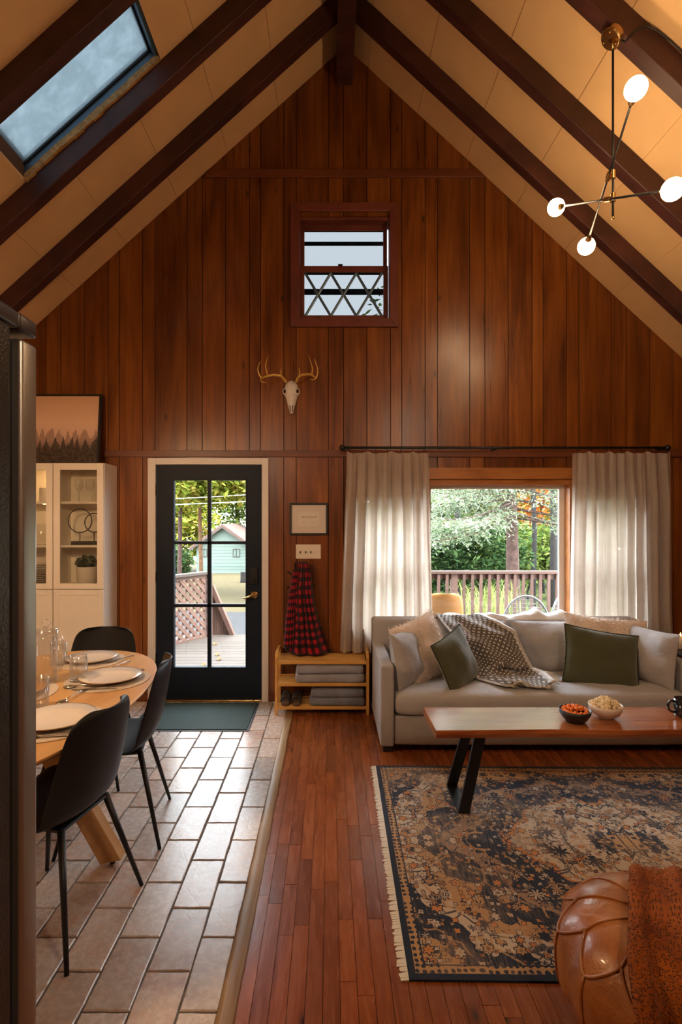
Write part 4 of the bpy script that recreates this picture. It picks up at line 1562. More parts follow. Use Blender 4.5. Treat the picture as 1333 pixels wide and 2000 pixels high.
def cabinet(label, x0, x1):
    t = thing('display_cabinet', label, 'cabinet', ((x0 + x1) / 2, (CYF + CYB) / 2, 0), 0, 'white display cabinets')
    mb = MB()
    mb.box(x0, x0 + 0.016, CYF + 0.02, CYB, 0, CTOP).box(x1 - 0.016, x1, CYF + 0.02, CYB, 0, CTOP)
    mb.box(x0 + 0.016, x1 - 0.016, CYF + 0.02, CYB, CTOP - 0.02, CTOP).box(x0 + 0.016, x1 - 0.016, CYF + 0.02, CYB, 0.06, 0.08)
    mb.box(x0 + 0.016, x1 - 0.016, CYB - 0.006, CYB, 0, CTOP - 0.02).box(x0 + 0.016, x1 - 0.016, CYF + 0.03, CYF + 0.05, 0, 0.06)
    obj('cabinet_body', mb, 'cabinet_white', t)
    for z in (1.718, 1.362, 1.032, 0.55):
        obj('shelf', MB().box(x0 + 0.016, x1 - 0.016, CYF + 0.03, CYB - 0.006, z - 0.018, z), 'cabinet_white', t)
    a, b = x0 + 0.002, x1 - 0.002
    dr = obj('door', frame(MB(), a, b, 1.008, CTOP - 0.002, 0.052, 0.052, 0.045, 0.055, CYF, CYF + 0.019), 'cabinet_white', t, bevel=0.002)
    obj('pane', MB().box(a + 0.05, b - 0.05, CYF + 0.008, CYF + 0.012, 1.05, CTOP - 0.055), 'cabinet_glass', dr)
    d2 = obj('door', frame(MB(), a, b, 0.085, 1.003, 0.045, 0.045, 0.05, 0.045, CYF, CYF + 0.019), 'cabinet_white', t, bevel=0.002)
    obj('door_panel', MB().box(a + 0.044, b - 0.044, CYF + 0.006, CYF + 0.016, 0.134, 0.959), 'cabinet_white', d2)
    kx = a + 0.02
    obj('knob', MB().ball((kx, CYF - 0.008, 0.985), 0.008, 10, 8), 'cabinet_white', d2, smooth=True)
    return t


C1, C2, C3 = (-2.243, -1.834), (-2.655, -2.247), (-3.067, -2.659)
cabinet('white glazed cabinet by the door with ring sculpture and potted plant', *C1)
lc = cabinet('white glazed cabinet next to the refrigerator edge, lit from within', *C2)
led = MB().lathe([(0, 0), (0.03, 0), (0.03, 0.01), (0, 0.01)], 16, (C2[1] - 0.12, 4.44, CTOP - 0.031))
obj('puck_light', led, 'cabinet_led', lc)
led = MB().lathe([(0, 0), (0.03, 0), (0.03, 0.01), (0, 0.01)], 16, (C2[1] - 0.12, 4.44, 1.7))
obj('puck_light', led, 'cabinet_led', lc)

zs1, zs2, zs3 = 1.718, 1.362, 1.032
sc_ = thing('ring_sculpture', 'black sculpture of two overlapping rings on a cabinet shelf', 'sculpture', (at(158, 1060, 4.43).x, 4.43, zs2))
bx0, bx1 = at(142, 1060, 4.43).x, at(194, 1060, 4.43).x
obj('base', MB().box(bx0, bx1, 4.40, 4.46, zs2, zs2 + 0.03), 'black_frame', sc_)
for (px, py, rr, yy) in ((158, 1017, 0.098, 4.415), (183, 1021, 0.078, 4.44)):
    c = at(px, py, 4.43)
    ring = [(c.x + rr * math.cos(2 * PI * k / 48), yy, c.z + rr * math.sin(2 * PI * k / 48)) for k in range(49)]
    rg = obj('ring', MB().tube(ring, 0.0045, 8, False), 'black_frame', sc_, smooth=True)
    obj('stem', MB().tube([(c.x, yy, c.z - rr), (c.x, yy, zs2 + 0.03)], 0.0035, 6), 'black_frame', rg)
pp = at(170, 1120, 4.43)
pt = thing('potted_plant', 'small green plant in a round white pot on a cabinet shelf', 'plant', (pp.x, 4.43, zs3))
obj('pot', MB().lathe([(0, 0.0), (0.066, 0.0), (0.078, 0.02), (0.083, 0.08), (0.084, 0.150), (0.078, 0.150), (0.074, 0.12), (0, 0.12)], 28, (pp.x, 4.43, zs3)), 'pot_white', pt, smooth=True, bevel=0.002)
cn = 420
Cc = np.array([pp.x, 4.43, zs3 + 0.165]) + unit(cn) * RNG.random((cn, 1)) ** 0.5 * np.array([0.095, 0.075, 0.055]) + np.array([0, 0, 0.02])
Dd = unit(cn) + np.array([0, 0, 0.6])
Dd /= np.linalg.norm(Dd, axis=1, keepdims=True)
Ss = np.cross(Dd, unit(cn))
obj('foliage', quads_mesh('foliage', Cc, Dd * 0.022, Ss * 0.012), 'leaf_green', pt)['kind'] = 'stuff'


def wine_glass(label, x, y, z):
    t = MB().lathe([(0, 0), (0.032, 0.001), (0.005, 0.006), (0.0035, 0.085), (0.022, 0.10), (0.036, 0.135), (0.034, 0.175), (0.030, 0.195)], 20, (x, y, z))
    return tag(obj('wine_glass', t, 'clear_glass', smooth=True), label, 'glass', 'glasses on the top cabinet shelf')


wine_glass('stemmed wine glass on the top cabinet shelf, left one', -2.10, 4.45, zs1)
wine_glass('stemmed wine glass on the top cabinet shelf, right one', -2.00, 4.43, zs1)
x = at(89, 965, 4.43).x
tag(obj('canister', MB().lathe([(0, 0), (0.045, 0), (0.047, 0.01), (0.047, 0.11), (0.04, 0.12), (0, 0.122)], 20, (x, 4.43, zs1)), 'pot_white', smooth=True), 'white canister on the top shelf of the lit cabinet', 'canister')
x = at(82, 1060, 4.43).x
tag(obj('glass_jar', MB().lathe([(0, 0), (0.055, 0), (0.058, 0.01), (0.058, 0.14), (0.045, 0.16), (0.047, 0.175)], 20, (x, 4.43, zs2)), 'clear_glass', smooth=True), 'clear glass jar on the middle shelf of the lit cabinet', 'jar')
x = at(74, 1120, 4.43).x
for k in range(10):
    tag(obj('plate', MB().lathe([(0, 0), (0.05, 0), (0.085, 0.008), (0.086, 0.011), (0.05, 0.004), (0, 0.003)], 28, (x, 4.44, zs3 + 0.002 + 0.0175 * k)), 'porcelain'), ('bottom' if k == 0 else 'top' if k == 9 else ('second', 'third', 'fourth', 'fifth', 'sixth', 'seventh', 'eighth', 'ninth')[k - 1]) + ' white plate from below in the stack inside the lit cabinet', 'plate', 'plates stacked in the lit cabinet')


def forest_print():
    t = NT('forest_print')
    tc = t.n('TexCoord')
    sep = t.n('SeparateXYZ', {0: tc.outputs['Object']})
    X, Z = sep.outputs[0], sep.outputs[2]
    h = t.math('MULTIPLY', t.math('SUBTRACT', Z, CTOP), 1 / 0.6)
    sky = t.ramp(h, [(0.25, (0.56, 0.36, 0.30)), (0.6, (0.74, 0.47, 0.32)), (1.0, (0.64, 0.36, 0.20))])

    def ridge(scale, base, amp, sharp, seed):
        big = t.noise(t.n('CombineXYZ', {0: X, 1: seed, 2: 0.0}), 4.0, 2)
        tri = t.math('ABSOLUTE', t.math('SUBTRACT', t.math('FRACT', t.math('ADD', t.math('MULTIPLY', X, scale), t.math('MULTIPLY', t.noise(t.n('CombineXYZ', {0: X, 1: seed, 2: 3.0}), scale * 0.7, 2), 2.0))), 0.5))
        fine = t.noise(tc.outputs['Object'], 70, 3)
        line = t.math('ADD', base, t.math('ADD', t.math('MULTIPLY', t.math('SUBTRACT', big, 0.5), amp), t.math('MULTIPLY', t.math('SUBTRACT', 0.5, tri), sharp)))
        line = t.math('ADD', line, t.math('MULTIPLY', t.math('SUBTRACT', fine, 0.5), 0.10))
        return t.math('GREATER_THAN', line, h)
    c = t.mix(t.math('MULTIPLY', ridge(13, 0.36, 0.35, 0.28, 2.0), 0.55), sky, (0.15, 0.075, 0.055, 1))
    c = t.mix(t.math('MULTIPLY', ridge(15, 0.22, 0.30, 0.36, 5.0), 0.9), c, (0.035, 0.024, 0.020, 1))
    low = t.ramp(t.noise(tc.outputs['Object'], 38, 5, 0.7), [(0.4, (0.018, 0.014, 0.011)), (0.65, (0.10, 0.06, 0.035))])
    c = t.mix(t.ramp(h, [(0.20, (0.9, 0.9, 0.9)), (0.34, (0, 0, 0))]), c, low)
    t.bsdf(color=c, rough=0.55)


forest_print()
ax1, az0, az1 = at(198, 850, 4.46).x, CTOP + 0.001, at(198, 768, 4.46).z
art = thing('framed_picture', 'large framed print of a misty conifer forest on top of the cabinets', 'picture', ((-2.72 + ax1) / 2, 4.5, CTOP))
Mt = Tr(0, 4.44, az0) @ Rx(-rad(6)) @ Tr(0, -4.44, -az0)
fb = MB()
for (a, b, c, d) in ((-2.72, -2.705, az0, az1), (ax1 - 0.028, ax1 - 0.012, az0, az1), (-2.705, ax1 - 0.028, az0, az0 + 0.014), (-2.705, ax1 - 0.028, az1 - 0.014, az1)):
    fb.box(a, b, 4.425, 4.46, c, d, Mt)
obj('picture_frame', fb, 'black_frame', art)
obj('picture_print', MB().box(-2.706, ax1 - 0.027, 4.436, 4.45, az0 + 0.013, az1 - 0.013, Mt), 'forest_print', art)

# ------------------------------------------------------------------ table settings
TT = 0.7505


def mat_plate(x, y, rm, rp, where, plate_mat='porcelain'):
    tag(obj('placemat', MB().lathe([(0, 0), (rm, 0), (rm, 0.003), (0, 0.0035)], 48, (x, y, TT)), 'woven_mat'), 'round woven placemat ' + where, 'placemat', 'woven placemats')
    z = TT + 0.004
    pl = thing('plate', 'dinner plate on the placemat ' + where, 'plate', (x + 0.015, y, z), 0, 'dinner plates')
    obj('plate_body', MB().lathe([(0, 0.0), (rp * 0.58, 0.0), (rp * 0.63, 0.004), (rp, 0.021), (rp, 0.025), (rp * 0.68, 0.010), (rp * 0.6, 0.007), (0, 0.006)], 56, (x + 0.015, y, z)), plate_mat, pl, smooth=True)
    obj('plate_rim', MB().lathe([(rp - 0.0008, 0.0205), (rp + 0.0012, 0.0215), (rp + 0.0012, 0.0245), (rp - 0.0008, 0.0255)], 56, (x + 0.015, y, z)), 'porcelain_rim', pl, smooth=True)


def spoon(mb, M):
    mb.ball((0, 0, 0), 1, 14, 8, (0.030, 0.020, 0.006), None)
    b = len(mb.v)
    for i in range(b):
        mb.v[i] = tuple(M @ Vector(mb.v[i]))
    n0 = len(mb.v)
    mb.tube([(0.026, 0, 0.002), (0.06, 0, 0.005), (0.12, 0, 0.004), (0.17, 0, 0.002)], [0.0035, 0.0025, 0.003, 0.0045], 8)
    for i in range(n0, len(mb.v)):
        mb.v[i] = tuple(M @ Vector(mb.v[i]))
    return mb


def fork(mb, M):
    n0 = len(mb.v)
    for y in (-0.009, -0.003, 0.003, 0.009):
        mb.tube([(0, y, 0.004), (0.025, y, 0.001), (0.045, y * 0.8, 0.002)], [0.001, 0.0016, 0.0018], 6)
    mb.box(0.043, 0.062, -0.009, 0.009, 0.001, 0.003)
    mb.tube([(0.06, 0, 0.002), (0.08, 0, 0.004), (0.14, 0, 0.003), (0.19, 0, 0.002)], [0.004, 0.0028, 0.003, 0.0045], 8)
    for i in range(n0, len(mb.v)):
        mb.v[i] = tuple(M @ Vector(mb.v[i]))
    return mb


def knife(mb, M):
    n0 = len(mb.v)
    mb.prism([(0, -0.001), (0.02, -0.009), (0.11, -0.009), (0.115, 0.006), (0.0, 0.004)], 0.001, 0.0025, 'z')
    mb.tube([(0.11, -0.001, 0.003), (0.13, -0.001, 0.004), (0.21, -0.001, 0.003)], [0.004, 0.004, 0.006], 8)
    for i in range(n0, len(mb.v)):
        mb.v[i] = tuple(M @ Vector(mb.v[i]))
    return mb


ZC = TT + 0.006
SETS = [(-1.40, 3.09, 0.195, 0.140, 'at the far head of the table'), (-1.135, 2.72, 0.205, 0.150, 'in front of the edge-on chair'), (-1.12, 2.15, 0.205, 0.150, 'in front of the chair nearest the refrigerator')]
for s_ in SETS:
    mat_plate(*s_)
plain('amber_bowl', (0.55, 0.26, 0.06), 0.3, coat=0.4)
mat_plate(-1.50, 2.50, 0.20, 0.14, 'beside the pitcher, amber coloured', 'amber_bowl')
def cutlery(kind, fn, x, y, a, z, label):
    tag(obj(kind, fn(MB(), Tr(x, y, z) @ Rz(a)), 'steel', smooth=(kind == 'spoon')), label, kind, kind + 's of the table settings')


p = at(211, 1307, 1040 * (CH - ZC) / (1307 - VY))
cutlery('spoon', spoon, p.x, p.y, rad(70), TT + 0.007, 'steel spoon above the middle plate near the ribbed glass')
p = at(121, 1371, 1040 * (CH - ZC) / (1371 - VY))
cutlery('spoon', spoon, p.x, p.y, rad(80), TT + 0.007, 'steel spoon above the nearest plate')
cutlery('fork', fork, -1.265, 3.02, rad(62), ZC, 'steel fork on the far placemat beside its plate')
cutlery('fork', fork, -1.19, 2.905, rad(-10), ZC, 'steel fork at the far side of the middle plate')
cutlery('knife', knife, -1.24, 2.545, rad(8), ZC, 'steel knife at the near side of the middle plate')
cutlery('spoon', spoon, -1.265, 2.585, rad(6), ZC + 0.004, 'steel spoon at the near side of the middle placemat')
cutlery('knife', knife, -1.20, 1.972, rad(10), ZC, 'steel knife at the near side of the nearest plate')


def ribbed(mb, x, y, z, r, h, n=18):
    N = n * 4
    rowsz = [(0.0, 0.0), (r * 0.96, 0.0), (r, 0.006), (r * 1.02, h)]
    inner = [(r * 0.95, h), (r * 0.90, 0.010), (0, 0.010)]
    vs, fs = [], []
    allr = rowsz[1:] + inner[:2]
    for j, (rr, zz) in enumerate(allr):
        for k in range(N):
            a = 2 * PI * k / N
            rb = rr * (1 + (0.035 * math.cos(n * a) if j < 3 else 0))
            vs.append((x + rb * math.cos(a), y + rb * math.sin(a), z + zz))
    for j in range(len(allr) - 1):
        for k in range(N):
            fs.append((j * N + k, j * N + (k + 1) % N, (j + 1) * N + (k + 1) % N, (j + 1) * N + k))
    fs.append(tuple(range(N - 1, -1, -1)))
    fs.append(tuple((len(allr) - 1) * N + k for k in range(N)))
    return mb.add(vs, fs)


for (x, y, lab) in ((-1.275, 2.70, 'ribbed clear tumbler in front of the middle plate'), (-1.53, 3.0, 'ribbed clear tumbler behind the pitcher'), (-1.282, 2.335, 'ribbed clear tumbler at the refrigerator edge by the nearest plate')):
    tag(obj('ribbed_tumbler', ribbed(MB(), x, y, TT + 0.0005 + (0.004 if y < 2.9 and y > 2.5 else 0), 0.041, 0.128), 'clear_glass', smooth=True), lab, 'glass', 'ribbed tumblers')
pt_ = thing('glass_pitcher', 'tall clear glass pitcher with a ball stopper and handle', 'pitcher', (-1.432, 2.68, TT))
x, y = -1.432, 2.68
obj('pitcher_body', MB().lathe([(0, 0), (0.052, 0), (0.054, 0.01), (0.052, 0.20), (0.058, 0.262), (0.055, 0.262), (0.049, 0.20), (0.050, 0.014), (0, 0.012)], 32, (x, y, TT + 0.001)), 'clear_glass', pt_, smooth=True)
hd = [(x + 0.05, y - 0.01, TT + 0.225), (x + 0.085, y - 0.018, TT + 0.235), (x + 0.1, y - 0.02, TT + 0.20), (x + 0.098, y - 0.02, TT + 0.12), (x + 0.08, y - 0.018, TT + 0.065), (x + 0.052, y - 0.01, TT + 0.06)]
obj('handle', MB().tube(hd, 0.008, 10), 'clear_glass', pt_, smooth=True)
obj('lid', MB().lathe([(0, 0.262), (0.056, 0.262), (0.056, 0.270), (0.02, 0.276), (0, 0.276)], 24, (x, y, TT)).ball((x, y, TT + 0.298), 0.022, 14, 10), 'clear_glass', pt_, smooth=True)

# ------------------------------------------------------------------ things on the coffee table
def bowl(mb, c, r, h, wall=0.006, foot=0.55):
    return mb.lathe([(0, 0.0), (r * foot, 0.0), (r * foot, 0.005), (r * 0.80, h * 0.32), (r * 0.96, h * 0.68), (r, h), (r - wall, h), (r * 0.92 - wall, h * 0.66), (r * 0.74 - wall, h * 0.34), (r * 0.4, 0.012), (0, 0.010)], 40, c)


B1 = (1.338, 2.905, TZ + 0.0005)
tag(obj('snack_bowl', bowl(MB(), B1, 0.083, 0.066, 0.005, 0.6), 'stoneware_black', smooth=True), 'black bowl of orange snack pieces on the coffee table', 'bowl')
B2 = (1.535, 2.965, TZ + 0.0005)
plain('bowl_white', (0.68, 0.56, 0.47), 0.35)
tag(obj('popcorn_bowl', bowl(MB(), B2, 0.089, 0.072, 0.005, 0.45), 'bowl_white', smooth=True), 'white bowl heaped with popcorn on the coffee table', 'bowl')
plain('orange_snack', (0.80, 0.20, 0.025), 0.5, var=0.25, vscale=60)
rng = random.Random(8)
snack_me = None
for k in range(34):
    if snack_me is None:
        snack_me = mesh_of('snack', rbox(MB(), -0.011, 0.011, -0.009, 0.009, -0.008, 0.008, 3, 3.0, 0.001), True)
        snack_me.materials.append(MAT['orange_snack'])
    o = obj('snack_piece', snack_me, 'orange_snack')
    ring = 0 if k < 3 else (1 if k < 12 else 2)
    rr = (0.012, 0.034, 0.058)[ring]
    cnt_ = (3, 9, 22)[ring]
    a = 2 * PI * (k - (0, 3, 12)[ring]) / cnt_ + ring
    o.location = (B1[0] + rr * math.cos(a), B1[1] + rr * math.sin(a), B1[2] + (0.082, 0.074, 0.058)[ring] + rng.uniform(-0.004, 0.004))
    o.rotation_euler = (rng.uniform(0, 6), rng.uniform(0, 6), rng.uniform(0, 6))
    o.scale = (1.15,) * 3
    tag(o, 'orange snack piece heaped in the black bowl', 'snack', 'orange snack pieces in the black bowl')
plain('popcorn', (0.80, 0.66, 0.42), 0.8, var=0.25, vscale=90)
mb = MB()
for k in range(190):
    a, r = rng.uniform(0, 2 * PI), 0.076 * math.sqrt(rng.random())
    z = 0.060 + 0.050 * (1 - (r / 0.082) ** 2) * rng.uniform(0.75, 1.0)
    mb.ball((B2[0] + r * math.cos(a), B2[1] + r * math.sin(a), B2[2] + z), rng.uniform(0.006, 0.011), 6, 4, (1, rng.uniform(0.7, 1.2), rng.uniform(0.7, 1.2)))
pc_ = obj('popcorn', mb, 'popcorn', smooth=True)
pc_['kind'] = 'stuff'
tag(pc_, 'pale yellow popcorn heaped in the white bowl', 'popcorn')
mg = thing('mug', 'black glossy mug at the right end of the coffee table', 'mug', (1.985, 2.985, TZ))
x, y = 1.985, 2.985
plain('mug_glaze', (0.010, 0.012, 0.018), 0.18, coat=0.5)
obj('mug_body', MB().lathe([(0, 0), (0.046, 0), (0.048, 0.004), (0.050, 0.096), (0.0465, 0.096), (0.044, 0.012), (0, 0.010)], 32, (x, y, TZ + 0.0005)), 'mug_glaze', mg, smooth=True)
obj('handle', MB().tube([(x - 0.047, y, TZ + 0.082), (x - 0.075, y, TZ + 0.086), (x - 0.090, y, TZ + 0.066), (x - 0.086, y, TZ + 0.040), (x - 0.070, y, TZ + 0.024), (x - 0.046, y, TZ + 0.022)], 0.007, 10), 'mug_glaze', mg, smooth=True)

# ------------------------------------------------------------------ side table with candle
st_ = thing('side_table', 'small black side table beyond the right sofa arm', 'table', (2.75, 3.88, 0))
obj('table_top', MB().box(2.53, 2.97, 3.66, 4.09, 0.577, 0.597), 'black_frame', st_, bevel=0.003)
for x in (2.56, 2.94):
    for y in (3.69, 4.06):
        obj('leg', MB().box(x - 0.012, x + 0.012, y - 0.012, y + 0.012, 0, 0.577), 'black_frame', st_)
t = NT('candle_wax')
t.bsdf(color=(0.78, 0.58, 0.38, 1), rough=0.5)
cx, cy = 2.655, 4.03
cdl = thing('candle', 'burning cream pillar candle on the black side table', 'candle', (cx, cy, 0.597))
obj('wax', MB().lathe([(0, 0), (0.047, 0), (0.048, 0.004), (0.048, 0.086), (0.043, 0.088), (0.036, 0.080), (0, 0.078)], 28, (cx, cy, 0.5975)), 'candle_wax', cdl, smooth=True)
obj('wick', MB().tube([(cx, cy, 0.675), (cx, cy, 0.690)], 0.0015, 6), 'black_frame', cdl)
obj('flame', MB().lathe([(0, 0), (0.005, 0.006), (0.006, 0.012), (0.003, 0.022), (0, 0.030)], 12, (cx, cy, 0.687)), 'flame', cdl, smooth=True)

# ------------------------------------------------------------------ curtain rod and curtains
YR = 4.485
kr = F / YR
rx0, rx1, rz = (669 - VX) / kr, (1305 - VX) / kr, CH + (VY - 874.5) / kr
rod = thing('curtain_rod', 'black metal curtain rod with round finials above the window', 'curtain rod', ((rx0 + rx1) / 2, YR, rz))
obj('rod', MB().tube([(rx0, YR, rz), (rx1, YR, rz)], 0.011, 12), 'black_metal', rod, smooth=True)
for x in (rx0, rx1):
    obj('finial', MB().ball((x, YR, rz), 0.026, 16, 12), 'black_metal', rod, smooth=True)
for px in (676, 969, 1300):
    x = (px - VX) / kr
    obj('bracket', MB().tube([(x, YW - 0.001, rz - 0.004), (x, YR, rz - 0.012)], 0.007, 8).box(x - 0.012, x + 0.012, YW - 0.008, YW - 0.0005, rz - 0.04, rz + 0.03).box(x - 0.008, x + 0.008, YR - 0.014, YR + 0.014, rz - 0.022, rz - 0.010), 'black_metal', rod)


def linen():
    t = NT('curtain_linen')
    co = t.coord()
    a = t.noise(co, 5, 4, 0.6)
    fine = t.noise(t.coord('Object', (300, 300, 60)), 1.0, 3)
    col = t.ramp(t.math('ADD', t.math('MULTIPLY', a, 0.6), t.math('MULTIPLY', fine, 0.4)), [(0.35, (0.66, 0.58, 0.51)), (0.65, (0.78, 0.71, 0.65))])
    df = t.n('BsdfDiffuse', {'Color': col, 'Normal': t.bump(fine, 0.3, 0.002)})
    tl = t.n('BsdfTranslucent', {'Color': t.mix(1.0, col, (1.0, 0.97, 0.92, 1), 'MULTIPLY')})
    mx = t.n('MixShader', {0: 0.62, 1: df.outputs[0], 2: tl.outputs[0]})
    tp = t.n('BsdfTransparent', {'Color': (1, 0.98, 0.95, 1)})
    t.surf(t.n('MixShader', {0: 0.03, 1: mx.outputs[0], 2: tp.outputs[0]}))


linen()


def curtain(label, xa, xb, xa2, xb2, n, seed):
    zt, zb_ = CH + (VY - 884) / kr, 0.45
    def fn(u, v):
        x = (xa + (xb - xa) * u) * (1 - v) + (xa2 + (xb2 - xa2) * u) * v
        ph = 2 * PI * n * (u + 0.035 * math.sin(5 * u + seed) + 0.012 * mn.noise((u * 6, v * 2, seed)))
        A = 0.010 + 0.022 * min(1, v * 4)
        pinch = math.exp(-(v / 0.05) ** 2)
        y = YR + 0.012 + A * math.sin(ph) + 0.35 * A * math.sin(2.3 * ph + seed) - 0.010 * pinch * abs(math.sin(ph / 2)) + 0.012 * mn.noise((u * 5, v * 3, seed + 4))
        x += 0.007 * math.sin(ph * 1.0 + 1.2) * (1 - 0.5 * pinch)
        z = zt + (zb_ - zt) * v + (0.007 * math.sin(ph * 0.5 + seed) + 0.006 * math.sin(ph)) * pinch
        return Vector((x, y, z))
    t_ = thing('curtain', label, 'curtain', ((xa + xb) / 2, YR, zb_), 0, 'linen curtains')
    obj('curtain_panel', MB().grid(fn, 150, 50), 'curtain_linen', t_, smooth=True)
    for k in range(7):
        u = (k + 0.3) / 6.6
        if u <= 1:
            p = fn(u, 0.0)
            ring = [(p.x, YR + 0.017 * math.cos(2 * PI * q / 16), rz - 0.006 + 0.017 * math.sin(2 * PI * q / 16)) for q in range(17)]
            obj('curtain_ring', MB().tube(ring, 0.0022, 6, False).tube([(p.x, YR, rz - 0.023), (p.x, p.y, p.z - 0.004)], 0.0016, 5), 'black_metal', t_, smooth=True)


X = lambda px: (px - VX) / kr
curtain('pale linen curtain left of the picture window', X(678), X(837), X(664), X(846), 8, 1.0)
curtain('pale linen curtain right of the picture window', X(1119), X(1311), X(1111), X(1319), 9, 4.0)

# ------------------------------------------------------------------ deer skull
sk = thing('deer_skull', 'white deer skull with golden antlers mounted on the wall', 'skull', (at(569, 780, 4.55).x, 4.56, at(569, 780, 4.55).z))
secs = [(742, 4, 0.035), (745, 8.5, 0.06), (750, 12.0, 0.078), (755, 12.8, 0.085), (759, 13.5, 0.086), (763, 16.5, 0.080), (768, 15.5, 0.076), (772, 12.2, 0.070), (779, 10, 0.060), (787, 8.0, 0.050), (793, 6.2, 0.042), (799, 4.6, 0.034), (804, 3.6, 0.026), (806, 2.4, 0.018)]


def skull_fn(u, v):
    f = v * (len(secs) - 1)
    i = min(int(f), len(secs) - 2)
    t = f - i
    py, hw, dp = (secs[i][k] * (1 - t) + secs[i + 1][k] * t for k in range(3))
    c = at(569, py, 4.53)
    a = PI * u
    return Vector((c.x - hw * 4.53 / F * math.cos(a), 4.585 - dp * math.sin(a) ** 0.75, c.z))


so = obj('skull', MB().grid(skull_fn, 20, 40), 'bone', sk, smooth=True)
for s_ in (-1, 1):
    e = at(569 + s_ * 12.3, 764.5, 4.53)
    obj('eye_socket', MB().ball((e.x, 4.528, e.z), 1, 14, 10, (0.012, 0.014, 0.019)), 'hollow_shade', so, smooth=True)
    ring = [(e.x + 0.016 * math.cos(a), 4.526 + 0.010 * math.cos(a) * s_, e.z + 0.022 * math.sin(a)) for a in [2 * PI * k / 24 for k in range(25)]]
    obj('eye_rim', MB().tube(ring, 0.0045, 8, False), 'bone', so, smooth=True)
    n0 = at(569 + s_ * 2.2, 791, 4.53)
    n1 = at(569 + s_ * 1.8, 803, 4.53)
    obj('nasal_slit', MB().tube([(n0.x, 4.545, n0.z), (n1.x, 4.557, n1.z)], [0.005, 0.003], 8), 'hollow_shade', so, smooth=True)


def smooth_path(pts, k=6):
    out = []
    for i in range(len(pts) - 1):
        p0, p1, p2, p3 = pts[max(i - 1, 0)], pts[i], pts[i + 1], pts[min(i + 2, len(pts) - 1)]
        for q in range(k):
            t = q / k
            out.append(0.5 * ((2 * p1) + (p2 - p0) * t + (2 * p0 - 5 * p1 + 4 * p2 - p3) * t * t + (3 * p1 - p0 - 3 * p2 + p3) * t ** 3))
    out.append(pts[-1])
    return out


def antler(beam, tines):
    pts = smooth_path([at(*p) for p in beam])
    n = len(pts)
    m_ = MB().tube(pts, [0.013 * (1 - 0.75 * (i / (n - 1)) ** 1.3) for i in range(n)], 10)
    for tn in tines:
        q = smooth_path([at(*p) for p in tn])
        m_.tube(q, [0.0085 * (1 - 0.85 * i / (len(q) - 1)) for i in range(len(q))], 8)
    obj('antler', m_, 'antler_gold', sk, smooth=True)


antler([(559, 746, 4.50), (549, 735, 4.46), (534, 732.5, 4.42), (521, 735, 4.38), (510, 737, 4.35), (504, 721, 4.34), (508.5, 706, 4.34)],
       [[(523, 733, 4.39), (519, 714, 4.36), (524.5, 695, 4.36)], [(549, 735, 4.46), (548.5, 728, 4.45), (549.5, 720, 4.45)], [(510, 738, 4.35), (510.5, 745, 4.33), (520, 747, 4.32)]])
antler([(579, 746, 4.50), (586, 734, 4.46), (600, 731, 4.42), (610, 732, 4.39), (618, 738, 4.36), (620.5, 721, 4.35), (614.5, 702, 4.35)],
       [[(609, 731, 4.40), (610.5, 718, 4.37), (602, 692, 4.37)], [(585.5, 733, 4.46), (585.5, 726, 4.45), (584.5, 718, 4.45)], [(618, 738, 4.36), (613, 741.5, 4.34), (604, 741, 4.33)]])

# ------------------------------------------------------------------ framed note, switches, hooks, plaid shirt
plain('paper', (0.62, 0.55, 0.50), 0.8)
plain('paper_inner', (0.66, 0.60, 0.55), 0.8)
plain('ink', (0.06, 0.05, 0.045), 0.8)
K2 = F / 4.585
X2 = lambda px: (px - VX) / K2
Z2 = lambda py: CH + (VY - py) / K2
fx0, fx1, fz0, fz1 = X2(566), X2(641), Z2(1045), Z2(982)
nt_ = thing('framed_note', 'small black framed printed note beside the door', 'picture', ((fx0 + fx1) / 2, 4.59, fz0))
obj('note_frame', frame(MB(), fx0, fx1, fz0, fz1, 0.017, 0.017, 0.017, 0.017, 4.578, 4.5995), 'black_frame', nt_, bevel=0.002)
obj('note_mat', MB().box(fx0 + 0.015, fx1 - 0.015, 4.590, 4.597, fz0 + 0.015, fz1 - 0.015), 'paper', nt_)
obj('note_sheet', MB().box(X2(583), X2(624), 4.5893, 4.5902, Z2(1027), Z2(1000)), 'paper_inner', nt_)


def lettering(s_, size, cx, cz, y, parent, shear=0.25):
    cu = bpy.data.curves.new('lettering', 'FONT')
    cu.body = s_
    cu.size = size
    cu.shear = shear
    cu.align_x, cu.align_y = 'CENTER', 'CENTER'
    tmp = bpy.data.objects.new('lettering_curve', cu)
    me = bpy.data.meshes.new_from_object(tmp)
    bpy.data.objects.remove(tmp)
    for v in me.vertices:
        v.co = Vector((cx + v.co.x, y, cz + v.co.y))
    me.name = 'lettering'
    return obj('lettering', me, 'ink', parent)


lettering('Stay connected', 0.022, X2(603.5), Z2(1009.5), 4.5889, nt_, 0.4)
lettering('network', 0.009, X2(594), Z2(1020), 4.5889, nt_, 0.0)
lettering('password', 0.009, X2(612), Z2(1020), 4.5889, nt_, 0.0)

